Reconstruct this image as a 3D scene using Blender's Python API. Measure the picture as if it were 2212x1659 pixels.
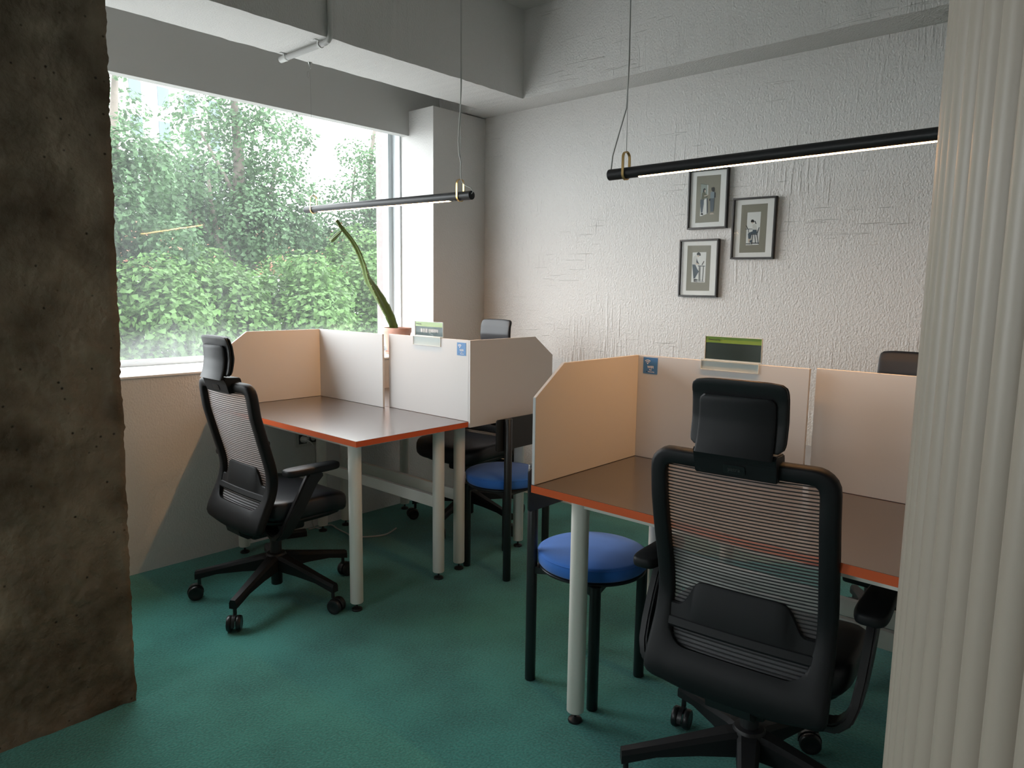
import bpy, bmesh, math, random
import mathutils
from mathutils import Vector, Matrix, noise
from math import pi, sin, cos, radians
random.seed(7)
S = bpy.context.scene
for o in list(bpy.data.objects): bpy.data.objects.remove(o)
COL = S.collection

# ------------------------------------------------------------------ camera, world, light, exposure
cd = bpy.data.cameras.new('camera'); cam = bpy.data.objects.new('camera', cd); COL.objects.link(cam)
S.camera = cam
FPX, YAW, PITCH, ROLL, CAMH = 1543.57, 0.732634, 0.130312, -0.01356, 1.33
cd.sensor_fit = 'HORIZONTAL'; cd.sensor_width = 36.0; cd.lens = FPX/2212*36.0
cd.clip_start = 0.02; cd.clip_end = 400
_f = Vector((-sin(YAW)*cos(PITCH), cos(YAW)*cos(PITCH), -sin(PITCH)))
_r = Vector((cos(YAW), sin(YAW), 0)); _d = _f.cross(_r)
_r2 = cos(ROLL)*_r+sin(ROLL)*_d; _d2 = -sin(ROLL)*_r+cos(ROLL)*_d
cam.matrix_world = Matrix(((_r2.x, -_d2.x, -_f.x, 0), (_r2.y, -_d2.y, -_f.y, 0), (_r2.z, -_d2.z, -_f.z, CAMH), (0, 0, 0, 1)))

SKY = 10.0
w = bpy.data.worlds.new('world'); S.world = w; w.use_nodes = True
bg = w.node_tree.nodes['Background']; bg.inputs['Color'].default_value = (0.945, 0.96, 1.0, 1); bg.inputs['Strength'].default_value = SKY
S.view_settings.view_transform = 'Standard'; S.view_settings.look = 'None'
S.view_settings.gamma = 1.0; S.view_settings.exposure = 0.13; S.view_settings.use_curve_mapping = False
S.cycles.use_denoising = True
try: S.cycles.denoiser = 'OPENIMAGEDENOISE'
except Exception: pass
S.cycles.max_bounces = 10; S.cycles.diffuse_bounces = 5; S.cycles.glossy_bounces = 4
S.cycles.transmission_bounces = 6; S.cycles.transparent_max_bounces = 24
S.cycles.sample_clamp_indirect = 6.0; S.cycles.caustics_reflective = False; S.cycles.caustics_refractive = False
S.cycles.use_light_tree = True

def portal(name, y0, y1, z0, z1, x):
    l = bpy.data.lights.new(name, 'AREA'); l.shape = 'RECTANGLE'; l.size = z1-z0; l.size_y = y1-y0
    l.cycles.is_portal = True
    o = bpy.data.objects.new(name, l); COL.objects.link(o)
    o.location = (x, (y0+y1)/2, (z0+z1)/2)
    o.rotation_euler = (0, -pi/2, 0)
    return o
portal('daylight_portal', -.1, 3.04, .92, 2.40, -3.90)
portal('daylight_portal_left', -2.55, -.42, .92, 2.40, -3.90)
_p = portal('daylight_portal_rear', -.7, .7, 1.3, 2.15, 0); _p.location = (-1.6, -3.19, 1.725); _p.rotation_euler = (0, -pi/2, pi/2)
LED = 160.0        # emission of the pendant lamps' LED strips

# ------------------------------------------------------------------ materials
def srgb(r, g, b):
    f = lambda c: c/12.92 if c <= .04045 else ((c+.055)/1.055)**2.4
    return (f(r/255), f(g/255), f(b/255), 1)
def mat(name, col, rough=0.5, metal=0.0, spec=0.5, var=0.0, vscale=8.0, bump=0.0, bscale=60.0, bdist=0.002, coat=0.0, stretch=None, sheen=0.0):
    m = bpy.data.materials.new(name); m.use_nodes = True
    nt = m.node_tree; N = nt.nodes; L = nt.links; p = N['Principled BSDF']
    col = tuple(col) if len(col) == 4 else tuple(col)+(1,)
    p.inputs['Base Color'].default_value = col; p.inputs['Roughness'].default_value = rough
    p.inputs['Metallic'].default_value = metal; p.inputs['Specular IOR Level'].default_value = spec
    p.inputs['Coat Weight'].default_value = coat; p.inputs['Coat Roughness'].default_value = 0.24 if coat < .75 else 0.05; p.inputs['Sheen Weight'].default_value = sheen
    tc = N.new('ShaderNodeTexCoord')
    def noi(scale, detail=4, st=None):
        n = N.new('ShaderNodeTexNoise'); n.inputs['Scale'].default_value = scale; n.inputs['Detail'].default_value = detail
        if st:
            mp = N.new('ShaderNodeMapping'); mp.inputs['Scale'].default_value = st
            L.new(tc.outputs['Object'], mp.inputs['Vector']); L.new(mp.outputs[0], n.inputs['Vector'])
        else: L.new(tc.outputs['Object'], n.inputs['Vector'])
        return n
    if var > 0:
        n = noi(vscale); mx = N.new('ShaderNodeMix'); mx.data_type = 'RGBA'
        mx.inputs['A'].default_value = tuple(c*(1-var) for c in col[:3])+(1,)
        mx.inputs['B'].default_value = tuple(min(1, c*(1+var)) for c in col[:3])+(1,)
        L.new(n.outputs['Fac'], mx.inputs['Factor']); L.new(mx.outputs['Result'], p.inputs['Base Color'])
    if bump > 0:
        n = noi(bscale, 5, stretch); b = N.new('ShaderNodeBump'); b.inputs['Strength'].default_value = bump
        b.inputs['Distance'].default_value = bdist
        L.new(n.outputs['Fac'], b.inputs['Height']); L.new(b.outputs[0], p.inputs['Normal'])
    return m

def plaster(name, col, brush=1.0, amount=0.6):
    """painted plaster: fine stipple, vertical brush drag and a few scratched lines, all as relief"""
    m = mat(name, col, 0.62, spec=0.3)
    nt = m.node_tree; N = nt.nodes; L = nt.links; p = N['Principled BSDF']
    tc = N.new('ShaderNodeTexCoord')
    def noi(scale, detail, st, dim=None):
        n = N.new('ShaderNodeTexNoise'); n.inputs['Scale'].default_value = scale; n.inputs['Detail'].default_value = detail
        mp = N.new('ShaderNodeMapping'); mp.inputs['Scale'].default_value = st
        L.new(tc.outputs['Object'], mp.inputs['Vector']); L.new(mp.outputs[0], n.inputs['Vector']); return n
    def ramp(src, a, b):
        r = N.new('ShaderNodeMapRange'); r.inputs['From Min'].default_value = a; r.inputs['From Max'].default_value = b
        L.new(src, r.inputs['Value']); return r.outputs[0]
    def mul(a, k):
        q = N.new('ShaderNodeMath'); q.operation = 'MULTIPLY'; L.new(a, q.inputs[0])
        if isinstance(k, (int, float)): q.inputs[1].default_value = k
        else: L.new(k, q.inputs[1])
        return q.outputs[0]
    def add(a, b):
        q = N.new('ShaderNodeMath'); q.operation = 'ADD'; L.new(a, q.inputs[0]); L.new(b, q.inputs[1]); return q.outputs[0]
    stip = mul(noi(130, 3, (1, 1, .7)).outputs['Fac'], 1.15)
    if brush > 0:
        zone = ramp(noi(1.3, 2, (1, 1, 1)).outputs['Fac'], 0.45, 0.6)
        drag = mul(mul(ramp(noi(70, 2, (1, 1, 0.09)).outputs['Fac'], 0.5, 0.75), zone), 1.1*brush)
        hz = ramp(noi(1.9, 2, (1, 1, 1.4)).outputs['Fac'], 0.52, 0.62)
        hl = mul(mul(ramp(noi(75, 1, (0.05, 0.05, 1)).outputs['Fac'], 0.66, 0.7), hz), 0.8*brush)
        vl = mul(mul(ramp(noi(60, 1, (1, 1, 0.05)).outputs['Fac'], 0.68, 0.72), hz), 0.55*brush)
        hgt = add(add(stip, drag), add(hl, vl))
    else: hgt = stip
    b = N.new('ShaderNodeBump'); b.inputs['Strength'].default_value = amount; b.inputs['Distance'].default_value = 0.006
    L.new(hgt, b.inputs['Height']); L.new(b.outputs[0], p.inputs['Normal'])
    return m

M = {}
M['wall'] = plaster('painted_plaster_back', (0.65, 0.635, 0.615), 1.0, 0.75)
M['wall2'] = plaster('painted_plaster', (0.64, 0.628, 0.61), 0.0, 0.45)
M['smooth'] = mat('smooth_paint', (0.55, 0.55, 0.53), 0.6, spec=0.3, bump=0.08, bscale=120)
M['sill'] = mat('sill_white', (0.8, 0.81, 0.82), 0.35)
M['winframe'] = mat('window_frame_white', (0.62, 0.66, 0.68), 0.4)
M['stonejamb'] = mat('stone_jamb', (0.22, 0.18, 0.175), 0.8, var=0.2, vscale=40, bump=0.3, bscale=80)
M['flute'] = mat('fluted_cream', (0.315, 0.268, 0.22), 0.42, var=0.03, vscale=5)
M['top'] = mat('dark_laminate', (0.050, 0.041, 0.039), 0.27, spec=1.0, coat=0.74, bump=0.06, bscale=300, bdist=0.0005)
M['orange'] = mat('orange_edge', (0.62, 0.098, 0.018), 0.45)
M['steel'] = mat('white_powder_steel', (0.80, 0.765, 0.705), 0.45, bump=0.03, bscale=400, bdist=.0005)
M['screen'] = mat('cream_board', (0.615, 0.612, 0.612), 0.55, spec=0.3, bump=0.03, bscale=300, bdist=.0005)
M['chrome'] = mat('chrome', (0.6, 0.6, 0.6), 0.2, metal=1)
M['blackplastic'] = mat('black_plastic', (0.010, 0.0105, 0.012), 0.45, spec=0.4, bump=0.05, bscale=500, bdist=.0004)
M['softplastic'] = mat('soft_black_plastic', (0.0105, 0.0113, 0.0128), 0.55, spec=0.25)
M['leather'] = mat('black_leatherette', (0.013, 0.0135, 0.017), 0.45, spec=0.45, bump=0.12, bscale=350, bdist=.0006)
M['rubber'] = mat('caster_black', (0.010, 0.0105, 0.012), 0.38)
M['thread'] = mat('mesh_thread', (0.018, 0.018, 0.020), 0.6)
M['stoolblack'] = mat('stool_black_steel', (0.011, 0.0125, 0.014), 0.38, spec=0.5)
M['blue'] = mat('blue_fabric', (0.030, 0.155, 0.55), 0.8, spec=0.25, var=0.12, vscale=14, bump=0.1, bscale=500, bdist=.0006, sheen=0.25)
M['lampblack'] = mat('lamp_black', (0.014, 0.014, 0.015), 0.42, spec=0.3)
M['brass'] = mat('brass', (0.55, 0.37, 0.15), 0.32, metal=0.9)
M['cable'] = mat('cable_grey', (0.42, 0.41, 0.39), 0.5)
M['wire'] = mat('steel_wire', (0.30, 0.30, 0.29), 0.4, metal=0.5)
M['conduit'] = mat('conduit_paint', (0.60, 0.60, 0.585), 0.5, bump=0.1, bscale=200)
M['pictureframe'] = mat('black_frame', (0.014, 0.013, 0.013), 0.35)
M['matboard'] = mat('mat_board', (0.72, 0.72, 0.71), 0.8)
M['terracotta'] = mat('terracotta', (0.52, 0.30, 0.24), 0.85, var=0.2, vscale=40, bump=0.3, bscale=150)
M['cactus'] = mat('cactus_green', (0.075, 0.125, 0.022), 0.5, var=0.35, vscale=30, bump=0.3, bscale=60)
M['areole'] = mat('areole_spines', (0.42, 0.36, 0.22), 0.8)
M['soil'] = mat('soil', (0.05, 0.035, 0.025), 0.95, bump=0.5, bscale=80)
M['acrylicglow'] = mat('acrylic_edge_glow', (0.78, 0.80, 0.78), 0.25)  # pale opaque colour standing in for light caught in the acrylic edges
M['white'] = mat('white_print', (0.8, 0.8, 0.8), 0.6)
M['plugwhite'] = mat('outlet_white', (0.52, 0.51, 0.48), 0.4)
M['dark'] = mat('dark_hole', (0.03, 0.03, 0.03), 0.6)
M['bark'] = mat('bark', (0.10, 0.085, 0.07), 0.9, var=0.3, vscale=12, bump=0.6, bscale=25, bdist=.01)
M['tower'] = mat('tower_white', (0.45, 0.46, 0.47), 0.6)
M['towerglass'] = mat('tower_window', (0.045, 0.07, 0.085), 0.4)
M['rooftile'] = mat('roof_tile', (0.16, 0.055, 0.03), 0.8)
M['asphalt'] = mat('asphalt', (0.25, 0.25, 0.245), 0.9, var=0.2, vscale=2)
M['signblue'] = mat('sticker_blue', (0.055, 0.20, 0.45), 0.4)
M['signslate'] = mat('card_slate', (0.055, 0.085, 0.095), 0.5, spec=0.2)
M['signgloss'] = mat('card_slate_glossy', (0.045, 0.06, 0.06), 0.10, spec=0.9, coat=0.8)
M['signgreen'] = mat('card_green', (0.24, 0.36, 0.06), 0.25)
M['ink'] = mat('dark_ink', (0.02, 0.03, 0.05), 0.5)
ARTCOL = dict(taupe=(0.235, 0.225, 0.185), pane=(0.27, 0.31, 0.285), line=(0.05, 0.05, 0.05), paper=(0.66, 0.67, 0.66), slate=(0.065, 0.075, 0.09), hair=(0.025, 0.028, 0.032), skin=(0.52, 0.43, 0.36), olive=(0.12, 0.12, 0.085), denim=(0.075, 0.10, 0.125), blue=(0.19, 0.235, 0.265), shirt=(0.55, 0.55, 0.53))
for k, c in ARTCOL.items(): M['art_'+k] = mat('print_'+k, c, 0.7, spec=0.2)

def emis(name, col, s):
    m = bpy.data.materials.new(name); m.use_nodes = True; nt = m.node_tree
    nt.nodes.remove(nt.nodes['Principled BSDF']); e = nt.nodes.new('ShaderNodeEmission')
    e.inputs['Color'].default_value = tuple(col)+(1,); e.inputs['Strength'].default_value = s
    nt.links.new(e.outputs[0], nt.nodes['Material Output'].inputs['Surface']); return m
M['led'] = emis('led_strip', (1.0, 0.49, 0.175), LED)

def clear(name, tint=(0.96, 0.98, 0.97), gloss=1.0, rough=0.03, film=None):
    """thin clear sheet: straight-through transmission, fresnel gloss, optional milky film"""
    m = bpy.data.materials.new(name); m.use_nodes = True; nt = m.node_tree; N = nt.nodes; L = nt.links
    N.remove(N['Principled BSDF']); out = N['Material Output']
    t = N.new('ShaderNodeBsdfTransparent'); t.inputs['Color'].default_value = tuple(tint)+(1,)
    g = N.new('ShaderNodeBsdfGlossy'); g.inputs['Roughness'].default_value = rough; g.inputs['Color'].default_value = (1, 1, 1, 1)
    lw = N.new('ShaderNodeLayerWeight'); lw.inputs['Blend'].default_value = 0.5
    pw = N.new('ShaderNodeMath'); pw.operation = 'POWER'; pw.inputs[1].default_value = 5.0; L.new(lw.outputs['Facing'], pw.inputs[0])
    fr = N.new('ShaderNodeMath'); fr.operation = 'MULTIPLY_ADD'; fr.inputs[1].default_value = 0.96*gloss; fr.inputs[2].default_value = 0.03*gloss; L.new(pw.outputs[0], fr.inputs[0])
    mx = N.new('ShaderNodeMixShader'); L.new(fr.outputs[0], mx.inputs[0]); L.new(t.outputs[0], mx.inputs[1]); L.new(g.outputs[0], mx.inputs[2])
    last = mx
    if film:
        tc = N.new('ShaderNodeTexCoord')
        sep = N.new('ShaderNodeSeparateXYZ'); L.new(tc.outputs['Object'], sep.inputs[0])
        mr = N.new('ShaderNodeMapRange'); mr.interpolation_type = 'SMOOTHSTEP'
        mr.inputs['From Min'].default_value = film[1]; mr.inputs['From Max'].default_value = film[2]
        mr.inputs['To Min'].default_value = film[3]; mr.inputs['To Max'].default_value = film[0]
        L.new(sep.outputs['Z'], mr.inputs['Value'])
        n = N.new('ShaderNodeTexNoise'); n.inputs['Scale'].default_value = 30; n.inputs['Detail'].default_value = 4
        mp = N.new('ShaderNodeMapping'); mp.inputs['Scale'].default_value = (1, 1, 0.06)
        L.new(tc.outputs['Object'], mp.inputs['Vector']); L.new(mp.outputs[0], n.inputs['Vector'])
        n2 = N.new('ShaderNodeTexNoise'); n2.inputs['Scale'].default_value = 1.6; n2.inputs['Detail'].default_value = 2
        L.new(tc.outputs['Object'], n2.inputs['Vector'])
        ml = N.new('ShaderNodeMath'); ml.operation = 'MULTIPLY'; L.new(n.outputs['Fac'], ml.inputs[0]); L.new(n2.outputs['Fac'], ml.inputs[1])
        m2 = N.new('ShaderNodeMath'); m2.operation = 'MULTIPLY_ADD'; m2.inputs[1].default_value = 2.4; m2.inputs[2].default_value = 0.4
        L.new(ml.outputs[0], m2.inputs[0])
        m3 = N.new('ShaderNodeMath'); m3.operation = 'MULTIPLY'; m3.use_clamp = True; L.new(m2.outputs[0], m3.inputs[0]); L.new(mr.outputs[0], m3.inputs[1])
        tr = N.new('ShaderNodeBsdfTranslucent'); tr.inputs['Color'].default_value = (0.9, 0.93, 0.93, 1)
        mf = N.new('ShaderNodeMixShader'); L.new(m3.outputs[0], mf.inputs[0]); L.new(mx.outputs[0], mf.inputs[1]); L.new(tr.outputs[0], mf.inputs[2])
        last = mf
    L.new(last.outputs[0], out.inputs['Surface']); return m
M['glass'] = clear('rain_hazed_glass', gloss=.4, film=(0.015, 0.97, 1.14, 0.05))
M['glass2'] = clear('window_glass')
M['acrylic'] = clear('clear_acrylic', (0.95, 0.97, 0.96), gloss=.35)
M['pictureglass'] = clear('picture_glass', (0.98, 0.985, 0.98), gloss=.6)

def meshcloth():
    """woven back mesh: fine threads seen as half-open cloth with a soft sheen"""
    m = bpy.data.materials.new('woven_mesh'); m.use_nodes = True; nt = m.node_tree; N = nt.nodes; L = nt.links
    p = N['Principled BSDF']; p.inputs['Base Color'].default_value = (0.72, 0.72, 0.76, 1); p.inputs['Roughness'].default_value = 0.5
    # a cloth of finite thickness closes up when seen at a slant: cover = 1 - open^(1/cos^2)
    t = N.new('ShaderNodeBsdfTransparent'); mx = N.new('ShaderNodeMixShader')
    lw = N.new('ShaderNodeLayerWeight'); lw.inputs['Blend'].default_value = 0.5
    def mth(op, a, b):
        q = N.new('ShaderNodeMath'); q.operation = op
        for k, v in ((0, a), (1, b)):
            if isinstance(v, (int, float)): q.inputs[k].default_value = v
            else: L.new(v, q.inputs[k])
        return q.outputs[0]
    co = mth('MAXIMUM', mth('SUBTRACT', 1.0, lw.outputs['Facing']), 0.08)
    L.new(mth('SUBTRACT', 1.0, mth('POWER', 0.80, mth('DIVIDE', 1.0, mth('MULTIPLY', co, co)))), mx.inputs[0])
    tl = N.new('ShaderNodeBsdfTranslucent'); tl.inputs['Color'].default_value = (0.72, 0.72, 0.76, 1)
    md = N.new('ShaderNodeMixShader'); md.inputs[0].default_value = 0.4; L.new(p.outputs[0], md.inputs[1]); L.new(tl.outputs[0], md.inputs[2])
    L.new(t.outputs[0], mx.inputs[1]); L.new(md.outputs[0], mx.inputs[2]); L.new(mx.outputs[0], N['Material Output'].inputs['Surface'])
    return m
M['meshcloth'] = meshcloth()

def leafmat(name, col):
    m = bpy.data.materials.new(name); m.use_nodes = True; nt = m.node_tree; N = nt.nodes; L = nt.links
    p = N['Principled BSDF']; p.inputs['Roughness'].default_value = 0.55; p.inputs['Specular IOR Level'].default_value = 0.3
    g = N.new('ShaderNodeNewGeometry'); hsv = N.new('ShaderNodeHueSaturation'); hsv.inputs['Color'].default_value = tuple(col)+(1,)
    mr = N.new('ShaderNodeMapRange'); mr.inputs['To Min'].default_value = 0.6; mr.inputs['To Max'].default_value = 1.45
    L.new(g.outputs['Random Per Island'], mr.inputs['Value']); L.new(mr.outputs[0], hsv.inputs['Value'])
    L.new(hsv.outputs[0], p.inputs['Base Color'])
    tr = N.new('ShaderNodeBsdfTranslucent'); L.new(hsv.outputs[0], tr.inputs['Color'])
    mx = N.new('ShaderNodeMixShader'); mx.inputs[0].default_value = 0.4
    L.new(p.outputs[0], mx.inputs[1]); L.new(tr.outputs[0], mx.inputs[2]); L.new(mx.outputs[0], N['Material Output'].inputs['Surface'])
    return m
M['leaf'] = leafmat('ginkgo_leaf', (0.060, 0.112, 0.052))
M['leaf2'] = leafmat('bush_leaf', (0.072, 0.140, 0.042))

def carpet():
    m = mat('teal_carpet', (0.018, 0.14, 0.122), 0.95, spec=0.1, sheen=0.25)
    nt = m.node_tree; N = nt.nodes; L = nt.links; p = N['Principled BSDF']; tc = N.new('ShaderNodeTexCoord')
    def noi(s, d):
        n = N.new('ShaderNodeTexNoise'); n.inputs['Scale'].default_value = s; n.inputs['Detail'].default_value = d
        L.new(tc.outputs['Object'], n.inputs['Vector']); return n.outputs['Fac']
    a, b = noi(130, 3), noi(3.5, 5)
    ad = N.new('ShaderNodeMath'); ad.operation = 'MULTIPLY_ADD'; ad.inputs[1].default_value = 0.6; L.new(a, ad.inputs[0])
    ml = N.new('ShaderNodeMath'); ml.operation = 'MULTIPLY'; ml.inputs[1].default_value = 0.55; L.new(b, ml.inputs[0]); L.new(ml.outputs[0], ad.inputs[2])
    r = N.new('ShaderNodeValToRGB'); r.color_ramp.elements[0].position = 0.3; r.color_ramp.elements[1].position = 0.68
    r.color_ramp.elements[0].color = (0.010, 0.078, 0.070, 1); r.color_ramp.elements[1].color = (0.042, 0.235, 0.205, 1)
    L.new(ad.outputs[0], r.inputs[0]); L.new(r.outputs[0], p.inputs['Base Color'])
    bp = N.new('ShaderNodeBump'); bp.inputs['Strength'].default_value = 0.9; bp.inputs['Distance'].default_value = 0.006
    L.new(ad.outputs[0], bp.inputs['Height']); L.new(bp.outputs[0], p.inputs['Normal'])
    return m
M['carpet'] = carpet()

def concrete():
    m = mat('rough_concrete', (0.2, 0.16, 0.12), 0.9, spec=0.2)
    nt = m.node_tree; N = nt.nodes; L = nt.links; p = N['Principled BSDF']; tc = N.new('ShaderNodeTexCoord')
    def noi(s, d):
        n = N.new('ShaderNodeTexNoise'); n.inputs['Scale'].default_value = s; n.inputs['Detail'].default_value = d
        L.new(tc.outputs['Object'], n.inputs['Vector']); return n.outputs['Fac']
    r = N.new('ShaderNodeValToRGB'); e = r.color_ramp.elements
    e[0].position = 0.32; e[0].color = (0.085, 0.062, 0.042, 1); e[1].position = 0.70; e[1].color = (0.30, 0.235, 0.17, 1)
    L.new(noi(5, 8), r.inputs[0])
    vo = N.new('ShaderNodeTexVoronoi'); vo.inputs['Scale'].default_value = 26; L.new(tc.outputs['Object'], vo.inputs['Vector'])
    pit = N.new('ShaderNodeMapRange'); pit.inputs['From Min'].default_value = 0.04; pit.inputs['From Max'].default_value = 0.12
    L.new(vo.outputs['Distance'], pit.inputs['Value'])
    mx = N.new('ShaderNodeMix'); mx.data_type = 'RGBA'; mx.inputs['A'].default_value = (0.04, 0.03, 0.022, 1)
    L.new(pit.outputs[0], mx.inputs['Factor']); L.new(r.outputs[0], mx.inputs['B']); L.new(mx.outputs['Result'], p.inputs['Base Color'])
    h = N.new('ShaderNodeMath'); h.operation = 'MULTIPLY_ADD'; h.inputs[1].default_value = 0.3; L.new(pit.outputs[0], h.inputs[0]); L.new(noi(38, 8), h.inputs[2])
    bp = N.new('ShaderNodeBump'); bp.inputs['Strength'].default_value = 0.9; bp.inputs['Distance'].default_value = 0.012
    L.new(h.outputs[0], bp.inputs['Height']); L.new(bp.outputs[0], p.inputs['Normal'])
    return m
M['concrete'] = concrete()

# ------------------------------------------------------------------ mesh helpers
def obj(name, bm, m, parent=None, smooth=False, angle=None, kind=None, label=None):
    me = bpy.data.meshes.new(name)
    if not isinstance(bm, bpy.types.Mesh):
        bmesh.ops.recalc_face_normals(bm, faces=bm.faces)
        bm.to_mesh(me); bm.free()
    else: me = bm
    for mm in (m if isinstance(m, (list, tuple)) else [m]): me.materials.append(M[mm] if isinstance(mm, str) else mm)
    if smooth:
        me.polygons.foreach_set('use_smooth', [True]*len(me.polygons))
        if angle is not None:
            try: me.set_sharp_from_angle(angle=radians(angle))
            except Exception: pass
    o = bpy.data.objects.new(name, me); COL.objects.link(o)
    if parent: o.parent = parent
    if kind: o['kind'] = kind
    if label: o['label'] = label
    return o
def thing(name, label, cat, loc=(0, 0, 0), rz=0.0, group=None):
    o = bpy.data.objects.new(name, None); COL.objects.link(o); o.empty_display_size = 0.05
    o.location = loc; o.rotation_euler = (0, 0, rz); o['label'] = label; o['category'] = cat
    if group: o['group'] = group
    return o
def tag(o, label, cat, group=None):
    o['label'] = label; o['category'] = cat
    if group: o['group'] = group
    return o
KIDS = {}
def dup(root, loc, rz, label, group=None):
    r = root.copy(); COL.objects.link(r); r.location = loc; r.rotation_euler = (0, 0, rz); r['label'] = label
    if group: r['group'] = group
    for ch in list(root.children):
        c = ch.copy(); COL.objects.link(c); c.parent = r
        for g in list(ch.children):
            d = g.copy(); COL.objects.link(d); d.parent = c
    return r
def B(): return bmesh.new()
def box(bm, x0, x1, y0, y1, z0, z1, bev=0.0, seg=2, mi=0):
    r = bmesh.ops.create_cube(bm, size=1.0)
    for v in r['verts']:
        v.co = Vector(((x0+x1)/2+v.co.x*(x1-x0), (y0+y1)/2+v.co.y*(y1-y0), (z0+z1)/2+v.co.z*(z1-z0)))
    fs = set(f for v in r['verts'] for f in v.link_faces)
    for f in fs: f.material_index = mi
    if bev > 0:
        es = list(set(e for v in r['verts'] for e in v.link_edges))
        bmesh.ops.bevel(bm, geom=es, offset=bev, segments=seg, affect='EDGES', profile=0.5)
    return bm
def tube(bm, pts, r, seg=12, cap=True, closed=False, up=None):
    pts = [Vector(p) for p in pts]; n = len(pts); rings = []; pr = None
    for i, p in enumerate(pts):
        if closed: t = pts[(i+1) % n]-pts[(i-1) % n]
        else: t = (pts[min(i+1, n-1)]-pts[max(i-1, 0)])
        t.normalize()
        if pr is None:
            a = Vector(up) if up else (Vector((0, 0, 1)) if abs(t.z) < .9 else Vector((1, 0, 0)))
            u = (a-t*a.dot(t)).normalized()
        else: u = (pr-t*pr.dot(t)).normalized()
        pr = u; v = t.cross(u)
        rr = r[i] if isinstance(r, (list, tuple)) else r
        rings.append([bm.verts.new(p+(u*cos(2*pi*k/seg)+v*sin(2*pi*k/seg))*rr) for k in range(seg)])
    for i in range(n if closed else n-1):
        a, b = rings[i], rings[(i+1) % n]
        for k in range(seg): bm.faces.new((a[k], a[(k+1) % seg], b[(k+1) % seg], b[k]))
    if cap and not closed: bm.faces.new(rings[0][::-1]); bm.faces.new(rings[-1])
    return bm
def ribbon(bm, pts, wv, tv, closed=False):
    """sweep a rectangle: half-extents given as vectors (width, thickness) per point"""
    n = len(pts); rings = []
    for i, p in enumerate(pts):
        W = Vector(wv[i] if isinstance(wv, list) else wv); T = Vector(tv[i] if isinstance(tv, list) else tv); p = Vector(p)
        rings.append([bm.verts.new(p+q) for q in (W+T, -W+T, -W-T, W-T)])
    for i in range(n if closed else n-1):
        a, b = rings[i], rings[(i+1) % n]
        for k in range(4): bm.faces.new((a[k], a[(k+1) % 4], b[(k+1) % 4], b[k]))
    if not closed: bm.faces.new(rings[0][::-1]); bm.faces.new(rings[-1])
    return bm
def lathe(bm, prof, c=(0, 0, 0), seg=32):
    rings = []
    for r, z in prof:
        if r < 1e-6: rings.append([bm.verts.new((c[0], c[1], c[2]+z))])
        else: rings.append([bm.verts.new((c[0]+r*cos(2*pi*k/seg), c[1]+r*sin(2*pi*k/seg), c[2]+z)) for k in range(seg)])
    for a, b in zip(rings, rings[1:]):
        for k in range(seg):
            k2 = (k+1) % seg
            if len(a) == 1 and len(b) == 1: continue
            if len(a) == 1: bm.faces.new((a[0], b[k2], b[k]))
            elif len(b) == 1: bm.faces.new((a[k], a[k2], b[0]))
            else: bm.faces.new((a[k], a[k2], b[k2], b[k]))
    return bm
def prism(bm, poly, axis, a0, a1, mi=0):
    """extrude a 2D polygon along an axis ('x': poly is (y,z); 'y': (x,z); 'z': (x,y))"""
    def P(q, a): return {'x': (a, q[0], q[1]), 'y': (q[0], a, q[1]), 'z': (q[0], q[1], a)}[axis]
    v0 = [bm.verts.new(P(q, a0)) for q in poly]; v1 = [bm.verts.new(P(q, a1)) for q in poly]; n = len(poly)
    fs = [bm.faces.new(v0[::-1]), bm.faces.new(v1)]
    for i in range(n): fs.append(bm.faces.new((v0[i], v0[(i+1) % n], v1[(i+1) % n], v1[i])))
    for f in fs: f.material_index = mi
    return bm
def rrect(hw, hh, r, n=6, cx=0, cy=0):
    pts = []
    for sx, sy, a0 in ((1, 1, 0), (-1, 1, 90), (-1, -1, 180), (1, -1, 270)):
        for i in range(n+1):
            a = radians(a0+90*i/n); pts.append((cx+sx*(hw-r)+r*cos(a), cy+sy*(hh-r)+r*sin(a)))
    return pts
def interp(tab, x):
    if x <= tab[0][0]: return tab[0][1]
    for (x0, y0), (x1, y1) in zip(tab, tab[1:]):
        if x <= x1: return y0+(y1-y0)*(x-x0)/(x1-x0)
    return tab[-1][1]
def smoothtab(tab, n=80, k=5):
    """resample and smooth a table"""
    xs = [tab[0][0]+(tab[-1][0]-tab[0][0])*i/n for i in range(n+1)]; ys = [interp(tab, x) for x in xs]
    for _ in range(k): ys = [ys[0]]+[(ys[i-1]+2*ys[i]+ys[i+1])/4 for i in range(1, n)]+[ys[-1]]
    return list(zip(xs, ys))
def lettering(name, body, size, m, parent, loc, rot, align='CENTER', bold=0.0, ext=0.0003, sx=1.0):
    cu = bpy.data.curves.new(name, 'FONT'); cu.body = body; cu.size = size; cu.align_x = align; cu.align_y = 'CENTER'
    cu.extrude = ext; cu.offset = bold; cu.resolution_u = 3
    t = bpy.data.objects.new(name, cu); COL.objects.link(t)
    bpy.context.view_layer.update()
    me = bpy.data.meshes.new_from_object(t.evaluated_get(bpy.context.evaluated_depsgraph_get()))
    bpy.data.objects.remove(t)
    me.materials.clear(); me.materials.append(M[m])
    o = bpy.data.objects.new(name, me); COL.objects.link(o); o.parent = parent
    o.location = loc; o.rotation_euler = rot; o.scale = (sx, 1, 1)
    return o

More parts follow.
